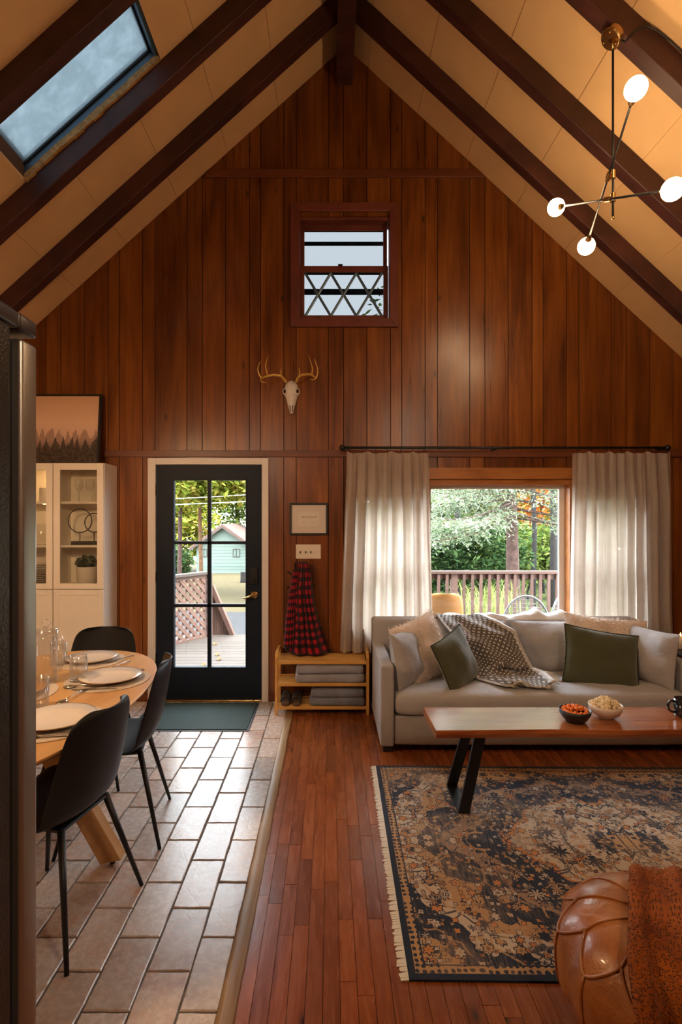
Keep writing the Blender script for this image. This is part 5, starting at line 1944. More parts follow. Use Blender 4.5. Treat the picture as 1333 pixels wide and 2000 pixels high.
plain('switch_white', (0.70, 0.62, 0.54), 0.45)
plain('switch_brown', (0.06, 0.03, 0.018), 0.4)
sx0, sx1, sz0, sz1 = X2(578), X2(627), Z2(1091.5), Z2(1063.5)
swp = thing('switch_plate', 'cream four gang light switch plate above the plaid shirt', 'light switch', ((sx0 + sx1) / 2, 4.595, sz0))
obj('plate', MB().box(sx0, sx1, 4.5935, 4.5998, sz0, sz1), 'switch_white', swp, bevel=0.002)
for k, px in enumerate((586.7, 597.3, 607.7, 618.7)):
    x, z = X2(px), Z2(1078)
    obj('toggle', MB().box(x - 0.005, x + 0.005, 4.584, 4.5945, z - 0.012, z + 0.006), 'switch_brown' if k < 3 else 'switch_white', swp, bevel=0.0015)

hk = thing('coat_rack', 'black branch shaped wall hook rack mostly hidden by the plaid shirt', 'hooks', (X2(580), 4.58, Z2(1150)))
xh = X2(585)
obj('rack_bar', MB().box(xh - 0.012, xh + 0.012, 4.582, 4.5995, Z2(1195), Z2(1098)), 'black_metal', hk, bevel=0.004)
obj('rack_bar', MB().tube([at(578, 1130, 4.57), at(576.5, 1099, 4.55)], 0.006, 8), 'black_metal', hk)
for (xa_, ya_), (xb_, yb_) in (((584, 1134), (563, 1117)), ((584, 1150), (562.5, 1147)), ((584, 1184), (563, 1177)), ((586, 1108), (594, 1098)), ((586, 1150), (615, 1143))):
    obj('peg', MB().tube([at(xa_, ya_, 4.585), at(xb_, yb_, 4.545)], [0.008, 0.006], 8).ball(at(xb_, yb_, 4.545), 0.009, 8, 6), 'black_metal', hk, smooth=True)


def plaid():
    t = NT('buffalo_plaid')
    sep = t.n('SeparateXYZ', {0: t.coord('UV', (6.5, 11.5, 1))})
    a = t.math('GREATER_THAN', t.math('FRACT', sep.outputs[0]), 0.5)
    b = t.math('GREATER_THAN', t.math('FRACT', sep.outputs[1]), 0.5)
    s_ = t.math('MULTIPLY', t.math('ADD', a, b), 0.5)
    col = t.ramp(s_, [(0.0, (0.006, 0.008, 0.011)), (0.3, (0.060, 0.007, 0.012)), (0.8, (0.36, 0.011, 0.020))], 'CONSTANT')
    t.bsdf(color=col, rough=0.95, sheen=0.2, spec=0.1, normal=t.bump(t.noise(t.coord(), 300, 2), 0.3, 0.003))


plaid()
PL = [(0, 585, 598, 1098), (0.06, 580, 604, 1103), (0.15, 576, 608, 1122), (0.3, 569, 610, 1150), (0.45, 567, 615, 1180), (0.6, 566.5, 622, 1208), (0.75, 563, 630, 1234), (0.9, 559, 639, 1258), (1.0, 557, 649, 1276)]


def shirt_fn(u, v):
    for a, b in zip(PL[:-1], PL[1:]):
        if v <= b[0] + 1e-9:
            t = (v - a[0]) / (b[0] - a[0])
            l, r, py = (a[k] * (1 - t) + b[k] * t for k in (1, 2, 3))
            break
    px = l + (r - l) * u
    py += 9 * max(0, v - 0.9) / 0.1 * math.sin(PI * min(1, max(0, (u - 0.12) / 0.8))) * (1 if u > 0.12 else 0) - 6 * max(0, v - 0.9) / 0.1 * max(0, 0.14 - u) / 0.14
    f = 0.030 * math.sin(PI * u) + 0.026 * math.sin(15 * u + 2.8 * v + 1) * (0.35 + 0.65 * v) + 0.010 * math.sin(27 * u + 5 * v) + 0.010 * mn.noise((u * 5, v * 5, 0))
    Y = 4.548 - 0.035 * math.sin(PI * min(1, v * 6) / 2) - f - 0.08 * v * math.sin(PI * u) ** 0.7
    p = at(px, py, 4.50)
    return Vector((p.x, Y, max(p.z, 0.452)))


ps = thing('plaid_shirt', 'red and black buffalo plaid shirt hanging from the wall hooks', 'shirt', (X2(600), 4.5, 0.46))
obj('shirt_body', MB().grid(shirt_fn, 44, 64), 'buffalo_plaid', ps, smooth=True, solid=0.006)


def sleeve(u, v):
    a = PI * 1.0 * u
    c = at(579 - 13 * v ** 1.2 - 4 * math.sin(3 * v), 1112 + 152 * v, 4.47)
    r = 0.024 + 0.022 * v
    return Vector((c.x - r * math.cos(a), 4.50 - 0.045 * v - (0.03 + 0.02 * v) * math.sin(a) - 0.006 * math.sin(22 * v + 4 * u), c.z + 0.012 * u))


obj('sleeve', MB().grid(sleeve, 16, 40), 'buffalo_plaid', ps, smooth=True, solid=0.006)

# ------------------------------------------------------------------ bamboo shoe rack and what lies on it
rk = thing('shoe_rack', 'bamboo three tier shoe rack with slatted shelves beside the door', 'shoe rack', (-0.063, 4.41, 0))
RX0, RX1, RF, RB = -0.432, 0.303, 4.275, 4.555
for x in (RX0, RX1):
    mb = MB()
    out = [(RF, 0.0)] + [(RF, 0.45)] + [(RF + 0.075 * (1 - math.cos(a)), 0.45 + 0.05 * math.sin(a)) for a in [PI / 2 * k / 6 for k in range(1, 7)]] + [(RB, 0.50)]
    inn = [(RF + 0.02, 0.0)] + [(RF + 0.02, 0.44)] + [(RF + 0.02 + 0.06 * (1 - math.cos(a)), 0.44 + 0.04 * math.sin(a)) for a in [PI / 2 * k / 6 for k in range(1, 7)]] + [(RB, 0.48)]
    for k in range(len(out) - 1):
        mb.prism([out[k], out[k + 1], inn[k + 1], inn[k]], x - 0.011, x + 0.011, 'x')
    mb.box(x - 0.011, x + 0.011, RB - 0.02, RB, 0, 0.481)
    obj('side_frame', mb, 'bamboo', rk)
for z in (0.43, 0.253, 0.066):
    sh = obj('shelf_rail', MB().box(RX0 + 0.011, RX1 - 0.011, RF + 0.002, RF + 0.016, z - 0.022, z), 'bamboo', rk, bevel=0.002)
    obj('shelf_rail', MB().box(RX0 + 0.011, RX1 - 0.011, RB - 0.017, RB - 0.003, z - 0.022, z), 'bamboo', rk, bevel=0.002)
    for k in range(5):
        y = RF + 0.028 + k * 0.046
        obj('slat', MB().box(RX0 + 0.011, RX1 - 0.011, y, y + 0.032, z - 0.012, z - 0.002), 'bamboo', rk, bevel=0.002)
fabric('blanket_grey', (0.28, 0.28, 0.32), 200, var=0.2, bump=0.5, wr=0.9)
fabric('blanket_blue', (0.17, 0.185, 0.235), 200, var=0.3, bump=0.5, wr=0.9)


def folded(name, label, x0, x1, z, hgt, mat, seed):
    t_ = thing(name, label, 'blanket', ((x0 + x1) / 2, 4.41, z), 0, 'folded blankets on the shoe rack')
    for k in range(2):
        a = z + hgt * k / 2
        obj('fold', rbox(MB(), x0 + 0.012 * k, x1 - 0.008 * k, RF + 0.01, RB - 0.025, a + 0.0005, a + hgt / 2 + 0.004, 16, 2.6, 0.007, seed + k), mat, t_, smooth=True)


folded('folded_blanket', 'folded light grey blanket on the middle shelf of the shoe rack', -0.285, 0.283, 0.2505, 0.142, 'blanket_grey', 3)
folded('folded_blanket', 'folded blue grey blanket on the bottom shelf of the shoe rack', -0.165, 0.283, 0.0645, 0.135, 'blanket_blue', 8)
plain('sandal_sole', (0.10, 0.055, 0.028), 0.7, var=0.2)
plain('sandal_strap', (0.020, 0.015, 0.012), 0.6)
for k, x in enumerate((-0.362, -0.272)):
    sd_ = thing('sandal', 'brown strappy sandal on the bottom shelf, ' + ('left' if k == 0 else 'right') + ' of the pair', 'shoe', (x, 4.38, 0.066), 0, 'sandals on the shoe rack')
    foot = [(0.0, -0.095), (0.028, -0.085), (0.036, -0.045), (0.030, 0.02), (0.032, 0.07), (0.018, 0.105), (-0.018, 0.105), (-0.030, 0.07), (-0.028, 0.0), (-0.036, -0.05), (-0.026, -0.085)]
    obj('sole', MB().prism([(x + a, 4.385 + b) for a, b in foot], 0.0645, 0.090, 'z'), 'sandal_sole', sd_, bevel=0.004)
    for yy, hh in ((-0.055, 0.045), (-0.01, 0.055), (0.06, 0.05)):
        arc = [(x + 0.036 * math.cos(a), 4.385 + yy + 0.01 * math.sin(a), 0.088 + hh * math.sin(a)) for a in [PI * q / 12 for q in range(13)]]
        obj('strap', MB().tube(arc, 0.008, 8), 'sandal_strap', sd_, smooth=True)

# ------------------------------------------------------------------ doormat
def mat_material():
    t = NT('doormat_green')
    co = t.coord()
    a = t.noise(co, 160, 3, 0.7)
    rib = t.n('TexWave', {'Vector': co, 'Scale': 30.0, 'Distortion': 1.5}, bands_direction='DIAGONAL')
    col = t.ramp(t.math('ADD', t.math('MULTIPLY', a, 0.7), t.math('MULTIPLY', rib.outputs[1], 0.2)), [(0.35, (0.014, 0.028, 0.027)), (0.65, (0.085, 0.125, 0.115))])
    t.bsdf(color=col, rough=0.85, spec=0.3, normal=t.bump(a, 0.8, 0.006))


mat_material()
plain('rubber', (0.02, 0.03, 0.03), 0.6)
dm = thing('doormat', 'dark green ribbed doormat in front of the glazed door', 'doormat', (-1.05, 4.25, 0))
obj('mat_backing', MB().box(-1.51, -0.604, 3.945, 4.556, 0.0025, 0.006), 'rubber', dm, bevel=0.002)
obj('mat_pile', MB().box(-1.495, -0.619, 3.96, 4.541, 0.006, 0.012), 'doormat_green', dm, bevel=0.003)

# ------------------------------------------------------------------ outdoors: materials
def ground_z(y):
    return -0.45 - 0.055 * (y - 5)


def ground_material():
    t = NT('yard')
    tc = t.n('TexCoord')
    sep = t.n('SeparateXYZ', {0: tc.outputs['Object']})
    X, Y = sep.outputs[0], sep.outputs[1]
    nz = t.noise(tc.outputs['Object'], 0.35, 4, 0.6)
    fine = t.noise(tc.outputs['Object'], 14, 4, 0.7)
    straw = t.ramp(fine, [(0.3, (0.035, 0.036, 0.017)), (0.5, (0.075, 0.064, 0.033)), (0.7, (0.10, 0.06, 0.03))])
    green = t.ramp(fine, [(0.3, (0.02, 0.036, 0.008)), (0.7, (0.075, 0.092, 0.027))])
    gravel = t.ramp(t.noise(tc.outputs['Object'], 45, 3, 0.7), [(0.35, (0.026, 0.026, 0.027)), (0.65, (0.056, 0.056, 0.059))])
    gx = t.ramp(t.math('ADD', t.math('MULTIPLY', X, 0.1), t.math('ADD', t.math('MULTIPLY', nz, 0.3), 0.25)), [(0.35, (0, 0, 0)), (0.5, (1, 1, 1))])
    col = t.mix(gx, straw, green)
    far = t.math('LESS_THAN', t.math('ADD', Y, t.math('MULTIPLY', nz, 3.0)), 16.6)
    left = t.math('LESS_THAN', t.math('ADD', X, t.math('MULTIPLY', nz, 1.0)), 0.4)
    col = t.mix(t.math('MULTIPLY', far, left), col, gravel)
    t.bsdf(color=col, rough=1.0, spec=0.1, normal=t.bump(fine, 0.4, 0.05))


ground_material()


def leaf_mat(name, stops, trans=0.45):
    t = NT(name)
    r = t.n('NewGeometry').outputs['Random Per Island']
    col = t.ramp(r, stops)
    df = t.n('BsdfDiffuse', {'Color': col})
    tl = t.n('BsdfTranslucent', {'Color': col})
    t.surf(t.n('MixShader', {0: trans, 1: df.outputs[0], 2: tl.outputs[0]}))


leaf_mat('leaves_yellow_green', [(0.0, (0.104, 0.162, 0.023)), (0.4, (0.251, 0.294, 0.045)), (0.75, (0.405, 0.382, 0.074)), (1.0, (0.456, 0.324, 0.074))])
leaf_mat('leaves_green', [(0.0, (0.045, 0.088, 0.023)), (0.5, (0.134, 0.198, 0.045)), (1.0, (0.294, 0.339, 0.104))])
leaf_mat('leaves_orange', [(0.0, (0.443, 0.097, 0.023)), (0.5, (0.553, 0.177, 0.036)), (1.0, (0.516, 0.309, 0.074))])
leaf_mat('needles_silver', [(0.0, (0.097, 0.140, 0.074)), (0.35, (0.235, 0.294, 0.198)), (0.7, (0.382, 0.443, 0.355)), (1.0, (0.428, 0.412, 0.221))], 0.35)
leaf_mat('leaves_dark', [(0.0, (0.019, 0.045, 0.019)), (0.6, (0.051, 0.097, 0.036)), (1.0, (0.117, 0.177, 0.066))])
leaf_mat('grass_blades', [(0.0, (0.162, 0.221, 0.051)), (0.6, (0.355, 0.369, 0.134)), (1.0, (0.456, 0.412, 0.221))])
plain('bark_red', (0.085, 0.046, 0.038), 0.95, var=0.45, vscale=14, bump=0.9, bscale=20)
plain('bark_dark', (0.015, 0.013, 0.013), 0.95, var=0.4, vscale=10, bump=0.6, bscale=20)
plain('bark_tan', (0.14, 0.070, 0.034), 0.95, var=0.4, vscale=10, bump=0.6, bscale=20)
wood('deck_wood', (0.044, 0.033, 0.025, 1), (0.060, 0.046, 0.036, 1), (0.074, 0.058, 0.047, 1), (1.5, 30, 30), rough=0.8, tone=0.25, knots=False)
wood('rail_wood', (0.075, 0.036, 0.026, 1), (0.115, 0.060, 0.044, 1), (0.15, 0.085, 0.064, 1), (8, 8, 2), rough=0.8, tone=0.15, knots=False)
plain('mint_siding', (0.125, 0.165, 0.142), 0.8, var=0.05)
plain('roof_red', (0.11, 0.058, 0.046), 0.9)
plain('house_trim', (0.10, 0.15, 0.13), 0.8)
plain('patio_orange', (0.38, 0.16, 0.03), 0.6)
plain('patio_metal', (0.16, 0.16, 0.16), 0.5, 0.5)

g = MB()
g.add([(-70, 4.9, ground_z(4.9)), (70, 4.9, ground_z(4.9)), (70, 90, ground_z(90)), (-70, 90, ground_z(90))], [(0, 1, 2, 3)])
struct(obj('ground', g, 'yard'), 'gravel and grass yard falling away from the house')

# ------------------------------------------------------------------ deck
DZ = -0.10
deck = struct(obj('deck', MB().box(-3.2, 5.2, YW + 0.17, 7.62, DZ - 0.2, DZ - 0.03), 'bark_dark'), 'weathered pale wooden deck outside the door')
y = YW + 0.175
while y < 7.62:
    obj('deck_board', MB().box(-3.2, 5.2, y + 0.003, y + 0.138, DZ - 0.028, DZ), 'deck_wood', deck)
    y += 0.141
plain('dead_leaf', (0.20, 0.08, 0.02), 0.8)
for px, py, lab in ((420, 1259, 'farthest from the door'), (425, 1280, 'the middle of three right of the glazing bar'), (428, 1289, 'right of the glazing bar, nearest the door'), (398, 1300, 'left of the glazing bar at the door sill')):
    Y = F * (CH - DZ) / (py - VY)
    p = at(px, py, Y)
    lf = MB().grid(lambda u, v: Vector((p.x + (u - 0.5) * 0.06 * math.sin(PI * (0.1 + 0.8 * v)), p.y + (v - 0.5) * 0.08, DZ + 0.002 + 0.014 * (2 * u - 1) ** 2 + 0.01 * v * v)), 4, 6)
    tag(obj('fallen_leaf', lf, 'dead_leaf', smooth=True, solid=0.001), 'fallen orange leaf on the deck, ' + lab, 'leaf', 'fallen leaves on the deck')

rl = thing('deck_railing', 'reddish brown deck railing with square balusters behind the window', 'railing', (2.8, 7.55, DZ))
RY_ = 7.55
zc = CH - 100 * RY_ / F
zr_ = CH - 116 * RY_ / F
obj('cap_rail', MB().box(0.4, 5.2, RY_ - 0.07, RY_ + 0.07, zc - 0.035, zc), 'rail_wood', rl)
obj('top_rail', MB().box(0.4, 5.2, RY_ - 0.02, RY_ + 0.02, zr_, zc - 0.036), 'rail_wood', rl)
obj('bottom_rail', MB().box(0.4, 5.2, RY_ - 0.02, RY_ + 0.02, 0.0, 0.09), 'rail_wood', rl)
for px in (705, 887, 1180):
    x = (px - VX) * RY_ / F
    obj('post', MB().box(x - 0.046, x + 0.046, RY_ - 0.046, RY_ + 0.046, DZ, zc - 0.036), 'rail_wood', rl)
for k in range(-9, 20):
    x = (905.4 + 16.45 * k - VX) * RY_ / F
    if 0.42 < x < 5.1 and min(abs(x - (q - VX) * RY_ / F) for q in (705, 887, 1180)) > 0.06:
        obj('baluster', MB().box(x - 0.019, x + 0.019, RY_ - 0.06, RY_ - 0.022, 0.0, zc - 0.04), 'rail_wood', rl)

# lattice screen at the left of the deck
LA, LB = Vector((-1.795, 7.60, 0)), Vector((-2.43, 6.62, 0))
d = (LB - LA)
LL = d.length
d.normalize()
ML_ = Matrix(((d.x, -d.y, 0, LA.x), (d.y, d.x, 0, LA.y), (0, 0, 1, 0), (0, 0, 0, 1)))
lt = thing('lattice_screen', 'reddish brown diagonal lattice screen at the edge of the deck', 'lattice', (LA.x, LA.y, DZ))
z0, z1 = DZ + 0.02, 0.745
for s_, off in ((1, 0.0), (-1, 0.012)):
    c = -1.5
    while c < 2.2:
        hw = 0.022
        p = [(0.0, z0), (LL, z0), (LL, z1), (0.0, z1)]
        p = clip(p, s_, 1, c + hw * 1.414)
        if len(p) > 2:
            p = clip(p, -s_, -1, -(c - hw * 1.414))
        if len(p) > 2:
            obj('lattice_strip', MB().prism(p, off, off + 0.010, 'y', ML_), 'rail_wood', lt)
        c += 0.128
obj('lattice_frame', MB().box(-0.02, LL, -0.012, 0.03, z1, z1 + 0.05, ML_).box(-0.02, LL, -0.012, 0.03, DZ, z0, ML_), 'rail_wood', lt)
obj('cap_rail', MB().box(-0.06, LL, -0.05, 0.07, z1 + 0.05, z1 + 0.085, ML_), 'deck_wood', lt)
obj('post', MB().box(-0.11, -0.02, -0.04, 0.05, DZ, z1 + 0.05, ML_), 'rail_wood', lt)

sp = thing('stair_side', 'sloping boarded stair side beyond the deck', 'stair rail', (-1.55, 7.75, -0.3))
for k in range(9):
    xa, xb = 411 + 4.4 * k, 411 + 4.4 * (k + 1) - 0.5
    ya = lambda px: 1148 + (px - 411) * (1246 - 1148) / 41.0
    a, b = at(xa, 1300, 7.75), at(xb, 1300, 7.75)
    ta, tb = at(xa, ya(xa), 7.75).z, at(xb, ya(xb), 7.75).z
    obj('board', MB().prism([(a.x, -0.6), (b.x, -0.6), (b.x, tb), (a.x, ta)], 7.74, 7.765), 'rail_wood', sp)
pa, pb = at(411, 1146, 7.75), at(455, 1251, 7.75)
obj('hand_rail', MB().prism([(pa.x, pa.z), (pb.x, pb.z), (pb.x + 0.055, pb.z + 0.02), (pa.x + 0.05, pa.z + 0.03)], 7.70, 7.80), 'rail_wood', sp)

# patio seats on the deck
oc = thing('patio_chair', 'orange moulded patio chair on the deck behind the left curtain', 'chair', (1.27, 6.1, DZ), PI / 2, 'patio chairs on the deck')
obj('shell', MB().grid(lambda u, v: shell(u, v) * 1.0 + Vector((0, 0, 0)), 14, 26), 'patio_orange', oc, smooth=True, solid=0.01, world=False)
for sx in (-1, 1):
    for sy in (-1, 1):
        obj('leg', MB().tube([(0.12 * sx, 0.12 * sy, 0.43), (0.22 * sx, 0.22 * sy, 0.0)], 0.013, 8), 'patio_metal', oc, world=False)
wc = thing('patio_chair', 'grey wire patio chair with a round hooped back on the deck, left of two', 'chair', (0, 0, 0), 0, 'patio chairs on the deck')
hoop = [(-0.22, 0.27 * math.cos(a), 0.44 + 0.36 * math.sin(a)) for a in [PI * k / 20 for k in range(21)]]
obj('back_hoop', MB().tube(hoop, 0.012, 8), 'patio_metal', wc, smooth=True)
mb = MB()
for k in range(-6, 7):
    yk = 0.04 * k
    hz = 0.44 + 0.36 * math.sqrt(max(0, 1 - (yk / 0.27) ** 2))
    mb.tube([(-0.22, yk, 0.44), (-0.22, yk, hz)], 0.004, 5)
for k in range(1, 8):
    zk = 0.44 + 0.045 * k
    hy_ = 0.27 * math.sqrt(max(0, 1 - ((zk - 0.44) / 0.36) ** 2))
    mb.tube([(-0.22, -hy_, zk), (-0.22, hy_, zk)], 0.004, 5)
obj('back_mesh', mb, 'patio_metal', wc)
obj('seat', MB().box(-0.23, 0.22, -0.25, 0.25, 0.425, 0.44), 'patio_metal', wc, bevel=0.01)
for sx in (-0.2, 0.19):
    for sy in (-0.22, 0.22):
        obj('leg', MB().tube([(sx, sy, 0.43), (sx * 1.1, sy * 1.1, 0)], 0.012, 8), 'patio_metal', wc)
wc.location = (2.24, 6.3, DZ)
wc.rotation_euler = (0, 0, PI / 2)
dup(wc, (2.74, 6.6, DZ), PI / 2 + 0.5, 'grey wire patio chair with a round hooped back on the deck, right of two')

# ornamental grass below the railing
og = thing('ornamental_grass', 'clump of tall pale ornamental grass beyond the railing', 'grass', (2.65, 8.9, ground_z(8.9)))
n = 340
base = np.stack([2.65 + RNG.normal(0, 0.28, n), 8.9 + RNG.normal(0, 0.2, n), np.full(n, ground_z(8.9))], 1)
mb = MB()
for b in base:
    a, L = random.uniform(0, 2 * PI), random.uniform(0.7, 1.25)
    o_ = Vector((math.cos(a), math.sin(a), 0)) * random.uniform(0.15, 0.55)
    s_ = Vector((-math.sin(a), math.cos(a), 0)) * 0.007
    P0 = Vector(b)
    pts = [P0, P0 + o_ * 0.25 + Vector((0, 0, L * 0.5)), P0 + o_ * 0.6 + Vector((0, 0, L * 0.88)), P0 + o_ + Vector((0, 0, L))]
    vs = []
    for q, w_ in zip(pts, (1, 1, 0.7, 0.1)):
        vs += [q - s_ * w_, q + s_ * w_]
    mb.add(vs, [(0, 1, 3, 2), (2, 3, 5, 4), (4, 5, 7, 6)])
obj('blades', mb, 'grass_blades', og)['kind'] = 'stuff'


# ------------------------------------------------------------------ trees
def leaves(n, blobs, size, cluster=0.22, per=14):
    # clusters of leaves filling the shells of several blobs
    w_ = np.array([b[3] * b[4] * b[5] for b in blobs]) ** 0.6
    w_ /= w_.sum()
    nc = n // per
    idx = RNG.choice(len(blobs), nc, p=w_)
    B = np.array(blobs)[idx]
    r = 0.55 + 0.45 * RNG.random((nc, 1)) ** 0.6
    cc = B[:, :3] + unit(nc) * r * B[:, 3:6]
    C = np.repeat(cc, per, 0) + RNG.normal(0, cluster, (nc * per, 3)) * np.array([1, 1, 0.55])
    N = len(C)
    A = unit(N) * np.array([1, 1, 0.5])
    A /= np.linalg.norm(A, axis=1, keepdims=True)
    Bv = np.cross(A, unit(N) * 0.6 + np.array([0, 0, 1.0]))
    Bv /= np.linalg.norm(Bv, axis=1, keepdims=True) + 1e-9
    s_ = size * (0.6 + 0.8 * RNG.random((N, 1)))
    return C, A * s_, Bv * s_ * 0.55


def tree(name, label, x, y, h, tr, blobs, n, size, lmat, bmat, limbs=6, group='trees in the yard', cluster=0.3):
    z = ground_z(y)
    t_ = thing(name, label, 'tree', (x, y, z), 0, group)
    pts = [Vector((x + 0.10 * mn.noise((k, x, y)), y + 0.1 * mn.noise((k, y, 3)), z - 0.1 + h * k / 8)) for k in range(9)]
    tk = obj('trunk', MB().tube(pts, [tr * (1.15 if k == 0 else 1 - 0.06 * k) for k in range(9)], 12), bmat, t_, smooth=True)
    rg = random.Random(int(x * 100))
    for k in range(limbs):
        b = blobs[k % len(blobs)]
        s0 = pts[rg.randint(4, 7)]
        e = Vector((x + b[0] + rg.uniform(-0.5, 0.5) * b[3], y + b[1] + rg.uniform(-0.5, 0.5) * b[4], z + b[2] + rg.uniform(-0.3, 0.5) * b[5]))
        m1 = s0.lerp(e, 0.5) + Vector((0, 0, 0.25))
        obj('branch', MB().tube([s0, m1, e], [tr * 0.4, tr * 0.25, tr * 0.08], 6), bmat, tk, smooth=True)
    C, A, B = leaves(n, [(b[0] + x, b[1] + y, b[2] + z, b[3], b[4], b[5]) for b in blobs], size, cluster)
    obj('foliage', quads_mesh('foliage', C, A, B), lmat, t_)['kind'] = 'stuff'


# broadleaf trees seen through the door
tree('maple_tree', 'yellow green maple with a slim brown trunk left of the mint house', -6.2, 22, 9, 0.10, [(0.5, -2, 5.6, 3.2, 2.5, 2.2), (2.2, -3, 5.0, 2.4, 2.0, 1.5), (-1.5, 0, 6.0, 3, 3, 2.5)], 24000, 0.13, 'leaves_yellow_green', 'bark_red')
tree('maple_tree', 'yellow green maple with a tan trunk in front of the mint house', -5.36, 22, 9, 0.09, [(1.2, -2.5, 5.4, 2.6, 2.0, 1.9), (2.8, -1, 5.6, 2.5, 2.5, 2.0), (-0.5, 0, 6.4, 3, 3, 2.4)], 22000, 0.13, 'leaves_yellow_green', 'bark_tan')
tree('maple_tree', 'tall green tree behind the mint house roof', -8.0, 46, 14, 0.25, [(0, 0, 9, 6, 4, 5), (5, 0, 8.5, 5, 4, 4.5), (-4, -1, 6.5, 5, 4, 5)], 16000, 0.26, 'leaves_green', 'bark_dark', cluster=0.5)
tree('understory_shrub', 'dark green shrub left of the mint house behind the lattice', -8.6, 28, 1.5, 0.05, [(0, 0, 1.0, 1.3, 1.0, 1.0)], 4000, 0.12, 'leaves_dark', 'bark_dark', 2, cluster=0.15)
tree('maple_tree', 'golden tree at the far left edge of the yard', -13.0, 40, 10, 0.2, [(0, 0, 6, 4, 3, 4.5), (2.0, 0, 3.5, 2.5, 2, 2.5)], 9000, 0.24, 'leaves_yellow_green', 'bark_dark', cluster=0.4)

# trees seen through the picture window
tree('forest_tree', 'dark slim tree trunk right of the spruce, nearer the window edge', 6.72, 16, 10, 0.115, [(0, 1, 8, 3, 2.5, 3.0)], 4000, 0.14, 'leaves_green', 'bark_dark', 4)
tree('forest_tree', 'dark slim tree trunk just right of the spruce', 6.20, 16.2, 10, 0.085, [(-0.5, 1, 8, 3, 2.5, 3.0)], 4000, 0.14, 'leaves_green', 'bark_dark', 4)
tree('forest_tree', 'dark slanting trunk at the left of the window view', 3.95, 16.5, 9, 0.11, [(-0.5, 1, 7.5, 3, 2.5, 3.0)], 4000, 0.14, 'leaves_green', 'bark_dark', 4)
tree('maple_tree', 'bright orange autumn tree among the trunks right of the spruce', 8.4, 21, 7, 0.07, [(-0.3, 0, 4.6, 0.75, 0.8, 2.2), (1.2, 0, 3.8, 0.8, 0.8, 1.4)], 3600, 0.12, 'leaves_orange', 'bark_dark', 4, cluster=0.2)
tree('forest_tree', 'yellow green tree behind the spruce on the right', 10.5, 25, 9, 0.15, [(0, 0, 4.2, 3.6, 2.5, 3.6), (-3.0, 1, 5.5, 3.0, 2, 2.6), (2.5, -1, 3.0, 2.5, 2, 2.4)], 14000, 0.17, 'leaves_yellow_green', 'bark_dark', 6, cluster=0.35)
tree('forest_tree', 'yellow green tree behind the spruce on the left', 5.6, 26, 9, 0.15, [(0, 0, 4.5, 3.2, 2.5, 3.4), (2.6, 1, 4.8, 2.6, 2, 3.2), (-2.5, 1, 5, 3, 2, 3)], 14000, 0.17, 'leaves_green', 'bark_dark', 6, cluster=0.35)
tree('forest_tree', 'far green tree closing the view behind the spruce', 9.0, 36, 13, 0.25, [(0, 0, 4, 5.5, 3, 5), (-5.5, 0, 4, 5, 3, 5), (5, 0, 4, 5, 3, 5), (-3, -3, 1.6, 4, 2, 2), (4, -3, 1.6, 4, 2, 2)], 26000, 0.3, 'leaves_green', 'bark_dark', 6, cluster=0.5)
tree('understory_shrub', 'dark green bush below the spruce, left of its trunk', 4.05, 14.5, 1.4, 0.04, [(0, 0, 1.55, 1.35, 0.8, 1.0), (-1.0, 0.6, 1.3, 0.9, 0.8, 0.9)], 7000, 0.09, 'leaves_dark', 'bark_dark', 3, cluster=0.14)
tree('understory_shrub', 'green bush below the spruce, right of its trunk', 6.9, 18.5, 1.4, 0.04, [(0, 0, 1.6, 1.3, 0.8, 1.1), (1.6, 0, 1.4, 1.1, 0.8, 1.0)], 6000, 0.10, 'leaves_green', 'bark_dark', 3, cluster=0.14)

